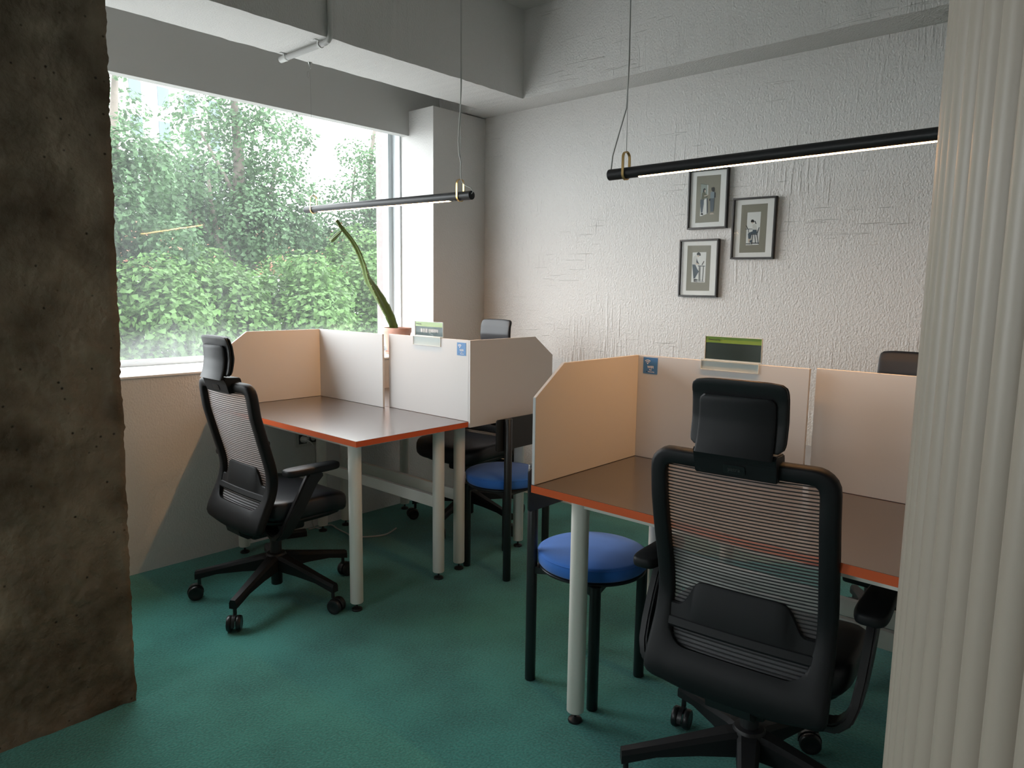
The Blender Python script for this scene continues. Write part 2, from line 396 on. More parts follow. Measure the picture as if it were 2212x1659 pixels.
# ------------------------------------------------------------------ the setting
XW, YB, ZC, ZS = -3.41, 3.495, 2.94, 2.447      # window wall, back wall, ceiling, beam soffit
XR, YR = 2.6, -3.0                              # right and rear walls (behind the camera)
SILL, HEAD = 0.923, 2.292
obj('floor', box(B(), -3.95, XR, YR, YB, -0.12, 0.0), 'carpet', kind='structure', label='deep teal cut-pile carpet floor')
obj('ceiling', box(B(), -3.95, XR+.2, YR-.2, YB+.2, ZC, ZC+.15), 'wall2', kind='structure')
obj('wall_back', box(B(), -3.95, XR+.2, YB, YB+.2, -0.12, ZC), 'wall', kind='structure', label='white rough-brushed plaster wall')
bm = B(); box(bm, XR, XR+.2, YR, YB, -0.12, ZC); obj('wall_right', bm, 'wall2', kind='structure')
bm = B(); box(bm, -3.95, -2.3, YR-.2, YR, -.12, ZC); box(bm, -.9, XR+.2, YR-.2, YR, -.12, ZC)
box(bm, -2.3, -.9, YR-.2, YR, -.12, 1.3); box(bm, -2.3, -.9, YR-.2, YR, 2.15, ZC)
obj('wall_rear', bm, 'wall2', kind='structure')
bm = B()                                        # window wall: parapet and piers
box(bm, -3.89, XW, YR, 3.038, -.12, SILL-.012)
box(bm, -3.89, XW, 3.038, YB, -.12, 2.44)
box(bm, -3.89, XW, YR, -2.55, SILL-.012, 2.44); box(bm, -3.89, XW, -.42, -.1, SILL-.012, 2.44)
obj('wall_left', bm, 'wall2', kind='structure', label='white plastered wall under the window')

def beam(name, x0, x1, y0, y1, z0, z1, along, m, label):
    """a plastered beam whose lower arrises are slightly ragged"""
    bm = B(); n = 160; rings = []
    for i in range(n+1):
        t = i/n
        def j(a): return (noise.noise(Vector((t*60, a*9.7, 1.3)))*.0045+noise.noise(Vector((t*220, a*5.1, 4.3)))*.0035)
        if along == 'y':
            y = y0+(y1-y0)*t
            rings.append([bm.verts.new(q) for q in ((x0, y, z1), (x0+j(1), y, z0+abs(j(2))), (x1+j(3), y, z0+abs(j(4))), (x1, y, z1))])
        else:
            x = x0+(x1-x0)*t
            rings.append([bm.verts.new(q) for q in ((x, y0, z1), (x, y0+j(1), z0+abs(j(2))), (x, y1+j(3)*.2, z0+abs(j(4))*.3), (x, y1, z1))])
    for a, b in zip(rings, rings[1:]):
        for k in range(4): bm.faces.new((a[k], a[(k+1) % 4], b[(k+1) % 4], b[k]))
    bm.faces.new(rings[0]); bm.faces.new(rings[-1][::-1])
    return obj(name, bm, m, kind='structure', label=label)
beam('trim_1', -3.281, -2.902, YR, 3.292, ZS, ZC, 'y', 'wall2', 'white plastered ceiling beam running along the window')
beam('trim_2', -3.9, XR, 3.292, YB, ZS, ZC, 'x', 'wall', 'shallow white plastered beam along the back wall')
obj('trim_3', box(B(), -3.70, -3.641, YR, 3.292, HEAD, ZC), 'smooth', kind='structure', label='smooth grey-white header panel above the window')
bm = B(); box(bm, -3.89, -3.70, YR, 3.292, 2.40, ZC); obj('trim_4', bm, 'smooth', kind='structure')

def window(name, y0, y1, label, glass, jamb):
    r = bpy.data.objects.new(name, None); COL.objects.link(r); r['kind'] = 'structure'; r['label'] = label
    xg = -3.845
    bm = B()
    for a, b, c, d in ((y0, y0+.035, SILL, 2.40), (y1-.035, y1, SILL, 2.40)): box(bm, xg-.03, xg+.035, a, b, c, d, .003)
    box(bm, xg-.03, xg+.035, y0+.035, y1-.035, SILL, SILL+.03, .003); box(bm, xg-.03, xg+.035, y0+.035, y1-.035, 2.36, 2.40, .003)
    for yy in jamb: box(bm, xg-.03, xg+.03, yy-.03, yy+.03, SILL+.03, 2.36, .003)
    obj('frame', bm, 'winframe', r)
    bm = B(); box(bm, xg-.028, xg-.022, y0+.035, y1-.035, SILL+.03, 2.36); obj('pane', bm, glass, r)
    obj('sill', box(B(), -3.81, XW+.006, y0, y1, SILL-.012, SILL, .003), 'sill', r)
    return r
w1 = window('window_1', -.1, 3.038, 'wide fixed window with rain-hazed glass over the desks', 'glass', ())
bm = B(); box(bm, -3.81, -3.795, 2.992, 3.037, SILL, 2.36, .002); box(bm, -3.81, -3.72, 3.026, 3.0375, SILL, 2.33, .002)
obj('trim', bm, 'winframe', w1)
obj('stone_reveal', box(B(), -4.02, -3.895, 3.065, 3.2, .6, 2.6), 'stonejamb', w1)
window('fill_window_left', -2.55, -.42, 'unseen second window in the left wall, added to light the back wall', 'glass2', (-1.5,))  # out of view, added to send daylight onto back wall and column

r = bpy.data.objects.new('fill_window_rear', None); COL.objects.link(r); r['kind'] = 'structure'; r['label'] = 'unseen window added in the rear wall for fill light'  # unseen opening added to let in fill light from behind the viewpoint
bm = B()
for x in (-2.27, -1.6, -.93): box(bm, x-.03, x+.03, -3.14, -3.08, 1.33, 2.12, .003)
box(bm, -2.3, -.9, -3.14, -3.08, 1.3, 1.33); box(bm, -2.3, -.9, -3.14, -3.08, 2.12, 2.15); obj('frame', bm, 'winframe', r)
obj('pane', box(B(), -2.27, -.93, -3.113, -3.107, 1.33, 2.12), 'glass2', r)

# rough concrete pillar, its plaster stripped
def pillar():
    bm = B(); x0, x1, y0, y1 = -2.86, -2.34, -.02, .80
    def side(o, u, v, nrm, nu, nv):
        g = []
        for i in range(nu+1):
            row = []
            for k in range(nv+1): row.append(bm.verts.new(Vector(o)+Vector(u)*(i/nu)+Vector(v)*(k/nv)))
            g.append(row)
        for i in range(nu):
            for k in range(nv): bm.faces.new((g[i][k], g[i+1][k], g[i+1][k+1], g[i][k+1]))
    H = ZC
    side((x1, y0, 0), (0, y1-y0, 0), (0, 0, H), (1, 0, 0), 70, 240)
    side((x1, y1, 0), (x0-x1, 0, 0), (0, 0, H), (0, 1, 0), 36, 240)
    side((x0, y1, 0), (0, y0-y1, 0), (0, 0, H), (-1, 0, 0), 20, 60)
    side((x0, y0, 0), (x1-x0, 0, 0), (0, 0, H), (0, -1, 0), 20, 60)
    bmesh.ops.remove_doubles(bm, verts=bm.verts, dist=.0005)
    for v in bm.verts:
        p = v.co; n = noise.fractal(p*6, 1.0, 2.0, 4)*.006+noise.fractal(p*27, 1.0, 2.0, 3)*.0035
        patch = max(0, noise.noise(p*3.1+Vector((5, 2, 1)))-.25)*.035
        corner = abs(p.x-x1) < .03 and abs(p.y-y1) < .03
        foot = max(0, .10-p.z)/.10
        dx = n-patch; dy = n*.8
        if corner:
            e = noise.fractal(Vector((p.z*16, 3, 7)), 1.0, 2.0, 4)
            dx += e*.006; e2 = noise.fractal(Vector((p.z*70, 9, 2)), 1.0, 2.0, 3); dx *= .4; dy = dy*.5+e*.0030+e2*.0042-max(0, noise.noise(Vector((p.z*7, 1, 1)))-.3)*.010
        if abs(p.x-x1) < .001: v.co.x += dx+foot*.012*(.5+noise.noise(p*14))
        if abs(p.y-y1) < .001: v.co.y += dy+.0125*p.z+foot*.02*(.4+noise.noise(p*11))
    return obj('concrete_pillar', bm, 'concrete', smooth=True, kind='structure', label='bare rough brown concrete pillar with chipped edges')
pillar()

# fluted round column close to the viewpoint: core with convex reeds
fc = bpy.data.objects.new('fluted_column', None); COL.objects.link(fc); fc['kind'] = 'structure'
fc['label'] = 'cream fluted round column at the right edge'; fc.location = (.285, .57, 0)
RC, NR = .3865, 118
obj('core', lathe(B(), [(0, 0), (RC, 0), (RC, ZC), (0, ZC)], seg=118), 'flute', fc, smooth=True, angle=30)
rw = 2*pi*RC/NR/2*1.0
bm = B()
pr = [(-.003, -rw)]+[(.0135*cos(a)**.8 if cos(a) > 0 else 0, rw*sin(a)) for a in [radians(-90+180*i/12) for i in range(13)]]+[(-.003, rw)]
va = [bm.verts.new((RC+q[0], q[1], 0)) for q in pr]; vb = [bm.verts.new((RC+q[0], q[1], ZC)) for q in pr]
for i in range(len(pr)-1): bm.faces.new((va[i], va[i+1], vb[i+1], vb[i]))
rib0 = obj('reed', bm, 'flute', fc, smooth=True, angle=50)
for i in range(1, NR):
    c = rib0.copy(); COL.objects.link(c); c.rotation_euler = (0, 0, 2*pi*i/NR)

# ------------------------------------------------------------------ desks
TT, TB = .747, .724
def desk(x0, x1, y0, y1, lx0, lx1, ly0, ly1, stretch_y, label):
    cx, cy = (x0+x1)/2, (y0+y1)/2
    t = thing('desk', label, 'desk', (cx, cy, 0), 0, 'orange-edged work desks')
    a, b, c, d = x0-cx, x1-cx, y0-cy, y1-cy
    obj('tabletop', box(B(), a+.0007, b-.0007, c+.0007, d-.0007, TB, TT), 'top', t, label='dark brown laminate top')
    bm = B()
    o = [(a, c), (b, c), (b, d), (a, d)]; e_ = .0006; i = [(a+e_, c+e_), (b-e_, c+e_), (b-e_, d-e_), (a+e_, d-e_)]
    for z0, z1 in ((TB-.0002, TT-.0008),):
        vo0 = [bm.verts.new((*q, z0)) for q in o]; vo1 = [bm.verts.new((*q, z1)) for q in o]
        vi0 = [bm.verts.new((*q, z0)) for q in i]; vi1 = [bm.verts.new((*q, z1)) for q in i]
        for k in range(4):
            n = (k+1) % 4
            bm.faces.new((vo0[k], vo0[n], vo1[n], vo1[k])); bm.faces.new((vo1[k], vo1[n], vi1[n], vi1[k]))
            bm.faces.new((vi1[k], vi1[n], vi0[n], vi0[k])); bm.faces.new((vi0[k], vi0[n], vo0[n], vo0[k]))
    obj('edge_band', bm, 'orange', t, label='orange edging')
    L0, L1, F, K = lx0-cx, lx1-cx, ly0-cy, ly1-cy
    for yy in (F, K): obj('apron_rail', box(B(), L0, L1, yy-.014, yy+.014, TB-.034, TB-.0005, .002), 'steel', t)
    for xx in (L0, L1): obj('apron_rail', box(B(), xx-.014, xx+.014, F, K, TB-.034, TB-.0005, .002), 'steel', t)
    obj('stretcher', box(B(), L0, L1, stretch_y-cy-.011, stretch_y-cy+.011, .337, .392, .002), 'steel', t)
    for xx in (L0, L1):
        for yy in (F, K):
            lg = obj('leg', lathe(B(), [(0, .034), (.0255, .034), (.027, .036), (.027, TB-.001), (0, TB-.001)], (xx, yy, 0), 28), 'steel', t, smooth=True, angle=40)
            bm = B(); lathe(bm, [(0, 0), (.022, 0), (.023, .003), (.021, .008), (.011, .0125), (.006, .0135), (.0045, .014), (.0045, .036), (0, .036)], (xx, yy, 0), 20)
            obj('leveling_foot', bm, 'blackplastic', lg, smooth=True, angle=40)
    return t
desk(-3.36, -2.237, 1.598, 2.1965, -3.312, -2.366, 1.682, 2.138, 2.138, 'dark-topped orange-edged desk nearest the window, with the tall mesh chair in front')
desk(-3.36, -2.237, 2.1985, 2.806, -3.307, -2.384, 2.285, 2.712, 2.285, 'desk behind the low screens by the window corner, facing the back wall')
desk(-1.361, -.19, 1.606, 2.1965, -1.233, -.262, 1.686, 2.138, 2.138, 'dark-topped orange-edged desk in front, beside the fluted column')
desk(-1.361, -.19, 2.1985, 2.806, -1.233, -.262, 2.285, 2.712, 2.285, 'desk hidden behind the cream screens beside the back wall on the column side')

# ------------------------------------------------------------------ L-shaped screens between the desks
def screen(cx, cy, side_len, back_len, sx, sy, zs, zb, label):
    """corner at the origin; the back board runs along sx, the side board along sy with its upper outer corner cut off"""
    t = thing('desk_screen', label, 'screen', (cx, cy, 0), 0, 'L-shaped desk screens')
    h = 1.11; th = .011
    q0 = -sy*.0055
    poly = [(q0, zs), (sy*side_len, zs), (sy*side_len, h-.096), (sy*(side_len-.135), h), (q0, h)]
    bm = B(); prism(bm, poly, 'x', 0, sx*th); bmesh.ops.bevel(bm, geom=list(bm.edges), offset=.0008, segments=1, affect='EDGES')
    obj('side_board', bm, 'screen', t)
    bm = B(); box(bm, min(sx*th, sx*back_len), max(sx*th, sx*back_len), min(0, -sy*0+sy*0-.0055), .0055, zb, h); bmesh.ops.bevel(bm, geom=list(bm.edges), offset=.0008, segments=1, affect='EDGES')
    obj('back_board', bm, 'screen', t)
    return t
screen(-3.359, 2.171, .555, .556, 1, -1, TT+.001, TT+.001, 'cream corner screen on the window desk, its side board against the window')
screen(-2.2255, 2.2035, .570, .570, -1, 1, .722, TT+.001, 'cream screen carrying the white-lettered sign and a bright blue sticker')
screen(-1.361, 2.171, .564, .604, 1, -1, TT+.001, TT+.001, 'warm-lit cream corner screen at the end of the front desk, behind the black headrest')
screen(-.1785, 2.2035, .570, .570, -1, 1, .722, TT+.001, 'plain cream screen half hidden by the fluted column')

# ------------------------------------------------------------------ task chairs
BK = smoothtab([(.31, -.150), (.335, -.182), (.355, -.199), (.375, -.207), (.397, -.2045), (.43, -.190), (.459, -.176), (.508, -.153), (.545, -.143), (.573, -.140), (.60, -.1425), (.627, -.148), (.716, -.173), (.829, -.204), (.90, -.2135), (.97, -.2225)], 120, 6)
def by(z): return interp(BK, z)
def bn(z):
    d = (by(z+.004)-by(z-.004))/.008; n = Vector((0, 1, -d)); return n.normalized()
def bowx(x): return -.0*x
def bpt(x, z, off): 
    n = bn(z); return Vector((x, by(z)+.16*x*x, z))+n*off        # slight wrap: the sides come forward
def back_outline(inset, n=96):
    """outer or inner outline of the back as (x,z), walked in a fixed number of steps from bottom centre"""
    pass
def poly_resample(pts, n):
    P = [Vector((p[0], p[1])) for p in pts]; L = [0]
    for a, b in zip(P, P[1:]+P[:1]): L.append(L[-1]+(b-a).length)
    out = []; k = 0
    for i in range(n):
        s = L[-1]*i/n
        while L[k+1] < s: k += 1
        t = (s-L[k])/(L[k+1]-L[k]+1e-9); a = P[k]; b = P[(k+1) % len(P)]; out.append(tuple(a+(b-a)*t))
    return out
def arc(cx, cz, r, a0, a1, n=8): return [(cx+r*cos(radians(a0+(a1-a0)*i/n)), cz+r*sin(radians(a0+(a1-a0)*i/n))) for i in range(n+1)]
def outer_pts():
    p = [(0, .322), (.06, .325), (.12, .334), (.17, .347)]
    p += arc(.192, .378, .030, -65, 5, 6)
    p += [(.2215, .42), (.2185, .50), (.2165, .573), (.2175, .66), (.219, .76), (.2185, .86)]
    p += arc(.166, .907, .052, 0, 90, 8)
    return p+[(-x, z) for x, z in reversed(p) if x > 0]
def inner_pts():
    p = [(0, .449), (.07, .449)]
    p += arc(.122, .497, .048, -90, -4, 7)
    p += [(.176, .55), (.1765, .64), (.178, .74), (.178, .83)]
    p += arc(.160, .904, .018, 0, 90, 5)
    return p+[(-x, z) for x, z in reversed(p) if x > 0]
def angle_resample(pts, n):
    """walk the outline by angle about the middle of the opening, so both outlines pair up"""
    c = Vector((0, .675)); m = len(pts); res = []
    for i in range(n):
        a = -pi/2+2*pi*i/n; d = Vector((cos(a)*.20, sin(a)*.27)).normalized(); best = None
        for k in range(m):
            p, q = Vector(pts[k])-c, Vector(pts[(k+1) % m])-c; e = q-p
            den = d.x*e.y-d.y*e.x
            if abs(den) < 1e-12: continue
            t = (p.x*e.y-p.y*e.x)/den; s = (p.x*d.y-p.y*d.x)/den
            if t > 0 and -1e-6 <= s <= 1+1e-6 and (best is None or t > best): best = t
        res.append(tuple(c+d*best))
    return res
NB = 144
def back_frame():
    bm = B(); o, i = angle_resample(outer_pts(), NB), angle_resample(inner_pts(), NB)
    mid = [((a[0]*.5+b[0]*.5), (a[1]*.5+b[1]*.5)) for a, b in zip(o, i)]
    def sh(p, q, k): return (p[0]+(q[0]-p[0])*k, p[1]+(q[1]-p[1])*k)
    rows = []
    D = .036
    for fo, fi, off in ((o, i, None),):
        rows.append([bpt(*p, .008) for p in o])
        rows.append([bpt(*sh(p, q, .10), .001) for p, q in zip(o, i)])
        rows.append([bpt(*sh(p, q, .22), -.001) for p, q in zip(o, i)])
        rows.append([bpt(*sh(p, q, .55), -.0015) for p, q in zip(o, i)])
        rows.append([bpt(*sh(p, q, .90), .000) for p, q in zip(o, i)])
        rows.append([bpt(*sh(p, q, 1.0), .004) for p, q in zip(o, i)])
        rows.append([bpt(*sh(p, q, 1.0), .024) for p, q in zip(o, i)])
        rows.append([bpt(*sh(p, q, .80), D-.006) for p, q in zip(o, i)])
        rows.append([bpt(*sh(p, q, .40), D) for p, q in zip(o, i)])
        rows.append([bpt(*sh(p, q, .10), D-.003) for p, q in zip(o, i)])
        rows.append([bpt(*p, D-.010) for p in o])
    R = [[bm.verts.new(v) for v in row] for row in rows]
    for a, b in zip(R, R[1:]+R[:1]):
        for k in range(NB): bm.faces.new((a[k], a[(k+1) % NB], b[(k+1) % NB], b[k]))
    return bm
def opening_halfwidth(z):
    I = inner_pts(); xs = []
    for (x0, z0), (x1, z1) in zip(I, I[1:]+I[:1]):
        if (z0-z)*(z1-z) <= 0 and abs(z1-z0) > 1e-9: xs.append(abs(x0+(x1-x0)*(z-z0)/(z1-z0)))
    return max(xs) if xs else 0
def mesh_threads():
    bm = B(); z = .456; pitch = .0088
    while z < .918:
        hw = opening_halfwidth(z)+.004
        pts = [bpt(-hw+2*hw*k/10, z, .0205-.006*(1-(2*k/10-1)**2)) for k in range(11)]
        ribbon(bm, pts, (0, 0, .00155), (0, .0008, 0)); z += pitch
    return bm
def mesh_cloth():
    bm = B(); n = 44; rows = []
    for j in range(n+1):
        z = .451+(.919-.451)*j/n; hw = opening_halfwidth(z)+.004
        rows.append([bm.verts.new(bpt(-hw+2*hw*k/10, z, .0215-.006*(1-(2*k/10-1)**2))) for k in range(11)])
    for a, b in zip(rows, rows[1:]):
        for k in range(10): bm.faces.new((a[k], a[k+1], b[k+1], b[k]))
    return bm
def lumbar():
    """plastic lumbar plate across the rear of the mesh"""
    up = smoothtab([(-.181, .545), (-.150, .545), (-.140, .552), (-.125, .585), (-.112, .606), (-.09, .612), (.09, .612), (.112, .606), (.125, .585), (.140, .552), (.150, .545), (.181, .545)], 48, 1)
    bm = B(); rows = []
    for x, zt in up:
        zb = .488; zm = .512
        col = [(zb, .006), (zb+.004, .001), (zm-.003, .001), (zm, .004), (zt-.004, .004), (zt, .008), (zt, .013), (zb, .012)]
        rows.append([bm.verts.new(bpt(x, zz, oo-.004*(1-(x/.181)**2))) for zz, oo in col])
    for a, b in zip(rows, rows[1:]):
        for k in range(8): bm.faces.new((a[k], a[(k+1) % 8], b[(k+1) % 8], b[k]))
    bm.faces.new(rows[0][::-1]); bm.faces.new(rows[-1]); return bm
def sup(a, b, n, k, e=.5):
    t = 2*pi*k/n; c, s = cos(t), sin(t)
    return a*math.copysign(abs(c)**e, c), b*math.copysign(abs(s)**e, s)
def loft(bm, rings, capb=True, capt=True):
    R = [[bm.verts.new(v) for v in r] for r in rings]; n = len(R[0])
    for a, b in zip(R, R[1:]):
        for k in range(n): bm.faces.new((a[k], a[(k+1) % n], b[(k+1) % n], b[k]))
    if capb: bm.faces.new(R[0][::-1])
    if capt: bm.faces.new(R[-1])
    return bm
def seat_cushion():
    bm = B(); rings = []; n = 56; cy = .050
    for z, k in ((.398, .90), (.402, .955), (.415, .99), (.435, 1.0), (.452, .995), (.464, .975), (.471, .93), (.474, .82), (.4735, .55), (.472, .25)):
        ring = []
        for q in range(n):
            x, y = sup(.246*k, .192*k, n, q, .42); y += cy
            fr = max(0, (y-.10)/.12); re = max(0, (-y-.10)/.1)
            ring.append((x, y, z-.020*fr**2+.004*re+.010*(x/.246)**2*(1 if z > .44 else 0)))
        rings.append(ring)
    return loft(bm, rings)
def seat_shell():
    bm = B(); rings = []; n = 48; cy = .045
    for z, kx, ky in ((.345, .35, .45), (.352, .55, .62), (.368, .80, .82), (.385, .93, .94), (.399, .955, .955)):
        rings.append([(x, y+cy, z-.012*max(0, (y-.08)/.12)) for x, y in (sup(.24*kx, .19*ky, n, q, .5) for q in range(n))])
    return loft(bm, rings)
HRB = smoothtab([(.972, -.262), (.985, -.256), (1.005, -.249), (1.047, -.2425), (1.09, -.2450), (1.105, -.2475), (1.14, -.258)], 40, 2)
HRF = smoothtab([(.978, -.238), (.99, -.228), (1.02, -.2125), (1.055, -.2065), (1.09, -.212), (1.12, -.224), (1.14, -.242)], 40, 2)
def headrest_bracket():
    bm = B(); rows = []; w = .094
    prof = [(.917, -.231), (.975, -.272), (.981, -.266), (.981, -.232), (.975, -.222), (.917, -.186)]
    prof = [(by(.917)-.012, .917), (by(.95)-.020, .955), (by(.97)-.026, .974), (by(.97)-.020, .981), (by(.97)+.040, .978), (by(.96)+.044, .968), (by(.93)+.044, .932), (by(.93)+.038, .925), (by(.917)-.004, .917)]
    prism(bm, prof, 'x', -w, w); bmesh.ops.bevel(bm, geom=list(bm.edges), offset=.0025, segments=2, affect='EDGES')
    return bm
def headrest_plate():
    bm = B(); rows = []; n = 18
    for j in range(n+1):
        z = .972+(1.104-.972)*j/n; hw = .087-.002*(j/n)+(-.010*max(0, j/n-.93)/.07)
        yb = interp(HRB, z)
        rows.append([(-hw, yb+.004, z), (-hw+.006, yb, z), (hw-.006, yb, z), (hw, yb+.004, z), (hw, yb+.012, z), (-hw, yb+.012, z)])
    return loft(bm, rows)
def cushion(back):
    """padded headrest; back=True gives the thin rear shell it sits in"""
    bm = B(); rings = []; n = 22; m = 36
    for j in range(n+1):
        t = j/n; z = .986+(1.140-.986)*t
        hw = .1075*min(1, (1-abs(2*t-1)**7)**.5*.12+.885)
        yb, yf = interp(HRB, z)+.010, interp(HRF, z)
        if back: yf = yb+.012
        else: yb = yb+.011; yf = max(yf, yb+.012)
        if t > .965 or t < .035:
            c = (yb+yf)/2; yb = c+(yb-c)*.6; yf = c+(yf-c)*.6
        ring = []
        for q in range(m):
            x, y = sup(hw, (yf-yb)/2, m, q, .45); ring.append((x, (yb+yf)/2+y+.25*x*x, z-.004*(x/hw)**4*(1 if t > .8 else 0)))
        rings.append(ring)
    return loft(bm, rings)
def armpost(s):
    pts = [(.271, .045, .600), (.272, .010, .565), (.271, -.028, .500), (.268, -.062, .440), (.262, -.088, .392), (.250, -.100, .362), (.228, -.106, .343), (.195, -.104, .337), (.15, -.094, .338), (.09, -.07, .342)]
    pts = [(s*x, y, z) for x, y, z in pts]; W = []; T = []
    for i in range(len(pts)):
        a, b = Vector(pts[max(i-1, 0)]), Vector(pts[min(i+1, len(pts)-1)]); t = (b-a).normalized()
        y = Vector((0, 1, 0)); wdt = (y-t*y.dot(t)).normalized(); th = t.cross(wdt)
        W.append(wdt*(.031-.006*min(1, i/8))); T.append(th*.0115)
    bm = B(); ribbon(bm, pts, W, T); bmesh.ops.bevel(bm, geom=[e for e in bm.edges], offset=.005, segments=2, affect='EDGES'); return bm
def armpad(s):
    bm = B(); rings = []; n = 40
    for z, k in ((.597, .90), (.600, .97), (.607, 1.0), (.616, 1.0), (.6215, .97), (.624, .90)):
        ring = []
        for q in range(n):
            x, y = sup(.036*(1-(1-k)*1.6), .122*(1-(1-k)*.5), n, q, .5); y2 = y+.012
            ring.append((s*(.276+x*(1-.10*y/.12)-.0*y), y2, z))
        rings.append(ring)
    return loft(bm, rings)
def base_arm(a):
    bm = B(); rings = []
    for t, w, zt, zb in ((.0, .030, .190, .125), (.10, .028, .186, .125), (.35, .0235, .168, .122), (.7, .019, .143, .112), (.95, .0165, .126, .092), (1.0, .0155, .123, .088)):
        r = .028+t*(.336-.028); c = w*.35
        rings.append([(r, -w, zb), (r, w, zb), (r, w, zt-.012), (r, w-c, zt), (r, -w+c, zt), (r, -w, zt-.012)])
    loft(bm, rings); bmesh.ops.rotate(bm, verts=bm.verts, matrix=Matrix.Rotation(a, 3, 'Z')); return bm
def caster(parent, a, sw):
    c = Vector((cos(a)*.322, sin(a)*.322, 0)); d = Vector((cos(sw), sin(sw), 0)); ax = Vector((-sin(sw), cos(sw), 0))
    bm = B(); tube(bm, [c+Vector((0, 0, .100)), c+Vector((0, 0, .062))], .0075, 12)
    hc = c+d*.016+Vector((0, 0, .031))
    # hood: a half shell over the wheels
    rr = []
    for k in range(9):
        t = radians(-8+k*(196/8)); p = hc+d*(cos(t)*.0335)+Vector((0, 0, sin(t)*.0335)); q = hc+d*(cos(t)*.026)+Vector((0, 0, sin(t)*.026))
        rr.append([p-ax*.0065, p+ax*.0065, q+ax*.0065, q-ax*.0065])
    loft(bm, rr)
    o = obj('caster', bm, 'rubber', parent, smooth=True, angle=40)
    for s in (-1, 1):
        bm = B(); cc = hc+ax*s*.0175
        prof = [(0, -.0105), (.022, -.0105), (.028, -.009), (.031, -.005), (.031, .005), (.028, .009), (.020, .0108), (.017, .0095), (.0, .0095)]
        rings = []
        for r_, h_ in prof:
            if r_ == 0: rings.append([bm.verts.new(cc+ax*h_*s)])
            else: rings.append([bm.verts.new(cc+ax*h_*s+d*(r_*cos(2*pi*k/24))+Vector((0, 0, r_*sin(2*pi*k/24)))) for k in range(24)])
        for A_, B_ in zip(rings, rings[1:]):
            for k in range(24):
                if len(A_) == 1: bm.faces.new((A_[0], B_[k], B_[(k+1) % 24]))
                elif len(B_) == 1: bm.faces.new((A_[k], A_[(k+1) % 24], B_[0]))
                else: bm.faces.new((A_[k], A_[(k+1) % 24], B_[(k+1) % 24], B_[k]))
        obj('wheel', bm, 'rubber', o, smooth=True, angle=40)
def task_chair(label, loc, rz, base_rot, swivel, dz=0.0):
    t = thing('task_chair', label, 'chair', loc, rz, 'black mesh task chairs')
    up = []
    up.append(obj('seat', seat_cushion(), 'leather', t, smooth=True))
    up.append(obj('seat_shell', seat_shell(), 'blackplastic', t, smooth=True))
    bm = B(); box(bm, -.075, .075, -.14, .10, .298, .352, .012); up.append(obj('tilt_mechanism', bm, 'blackplastic', t, smooth=True, angle=40))
    bm = B(); ribbon(bm, [(0, -.10, .318), (0, -.15, .318), (0, -.176, .335), (0, -.186, .37), (0, -.183, .41)], [(.055, 0, 0)]*5, [(0, 0, .013), (0, .004, .013), (0, .010, .009), (0, .012, .002), (0, .010, 0)])
    up.append(obj('back_bracket', bm, 'blackplastic', t))
    up.append(obj('back_frame', back_frame(), 'softplastic', t, smooth=True, angle=60))
    mc = obj('back_mesh', mesh_cloth(), 'meshcloth', t, smooth=True); up.append(mc)
    th = obj('thread', mesh_threads(), 'thread', mc, kind='stuff')
    up.append(obj('lumbar_support', lumbar(), 'softplastic', t, smooth=True, angle=35))
    hb = obj('headrest_bracket', headrest_bracket(), 'softplastic', t); up.append(hb)
    zb = .947; n = -Vector((0, 1, -(by(.955)-.02-by(.917)+.012)/.038)).normalized()
    bm = B(); pts = rrect(.025, .0115, .005, 4)
    prism(bm, pts, 'z', 0, .0012); bd = obj('badge', bm, 'blackplastic', hb)
    a = math.atan2((by(.955)-.020)-(by(.917)-.012), .038)
    rot = (pi/2-a*-1*-1, 0, 0); yb = (by(.955)-.020+by(.917)-.012)/2-.0008
    bd.location = (0, yb, .937); bd.rotation_euler = (pi/2+a*-1, 0, 0)
    lt = lettering('lettering', 'patra', .014, 'dark', hb, (0, yb-.0016, .937), (pi/2-a, 0, 0), bold=.0003)
    up.append(obj('headrest_plate', headrest_plate(), 'softplastic', t, smooth=True, angle=40))
    up.append(obj('headrest_shell', cushion(True), 'blackplastic', t, smooth=True, angle=50))
    up.append(obj('headrest_cushion', cushion(False), 'leather', t, smooth=True))
    for s in (-1, 1):
        up.append(obj('armrest_post', armpost(s), 'blackplastic', t, smooth=True, angle=35))
        up.append(obj('armrest_pad', armpad(s), 'softplastic', t, smooth=True, angle=50))
    bm = B(); lathe(bm, [(0, .25), (.014, .25), (.014, .305), (0, .305)], seg=20); obj('piston', bm, 'blackplastic', t, smooth=True, angle=40)
    bm = B(); lathe(bm, [(0, .055), (.022, .055), (.024, .058), (.024, .255), (.021, .262), (0, .262)], seg=24); obj('gas_cylinder', bm, 'blackplastic', t, smooth=True, angle=40)
    bm = B(); lathe(bm, [(.024, .118), (.040, .118), (.044, .124), (.044, .186), (.038, .196), (.024, .198)], seg=30); obj('base_hub', bm, 'blackplastic', t, smooth=True, angle=40)
    for k in range(5):
        a = base_rot+2*pi*k/5
        obj('base_arm', base_arm(a), 'softplastic', t); caster(t, a, swivel+k*1.3)
    return t
c1 = task_chair('black high-back mesh task chair at the window desk, seen from behind and its right', (-2.735, 1.53, 0), 0, radians(13.2), 0.4)
c2 = task_chair('large black mesh task chair in front, its back turned, beside the fluted column', (-.70, 1.735, 0), radians(5.8), radians(5-5.8), 2.2)
c3 = task_chair('black task chair behind the window-side screens, only headrest and seat showing', (-2.85, 2.815, .022), pi+radians(4), radians(30), 1.1)
c4 = task_chair('black task chair behind the plain screen, headrest cut off by the fluted column', (-.70, 2.80, -.022), pi-radians(3), radians(10), .3)
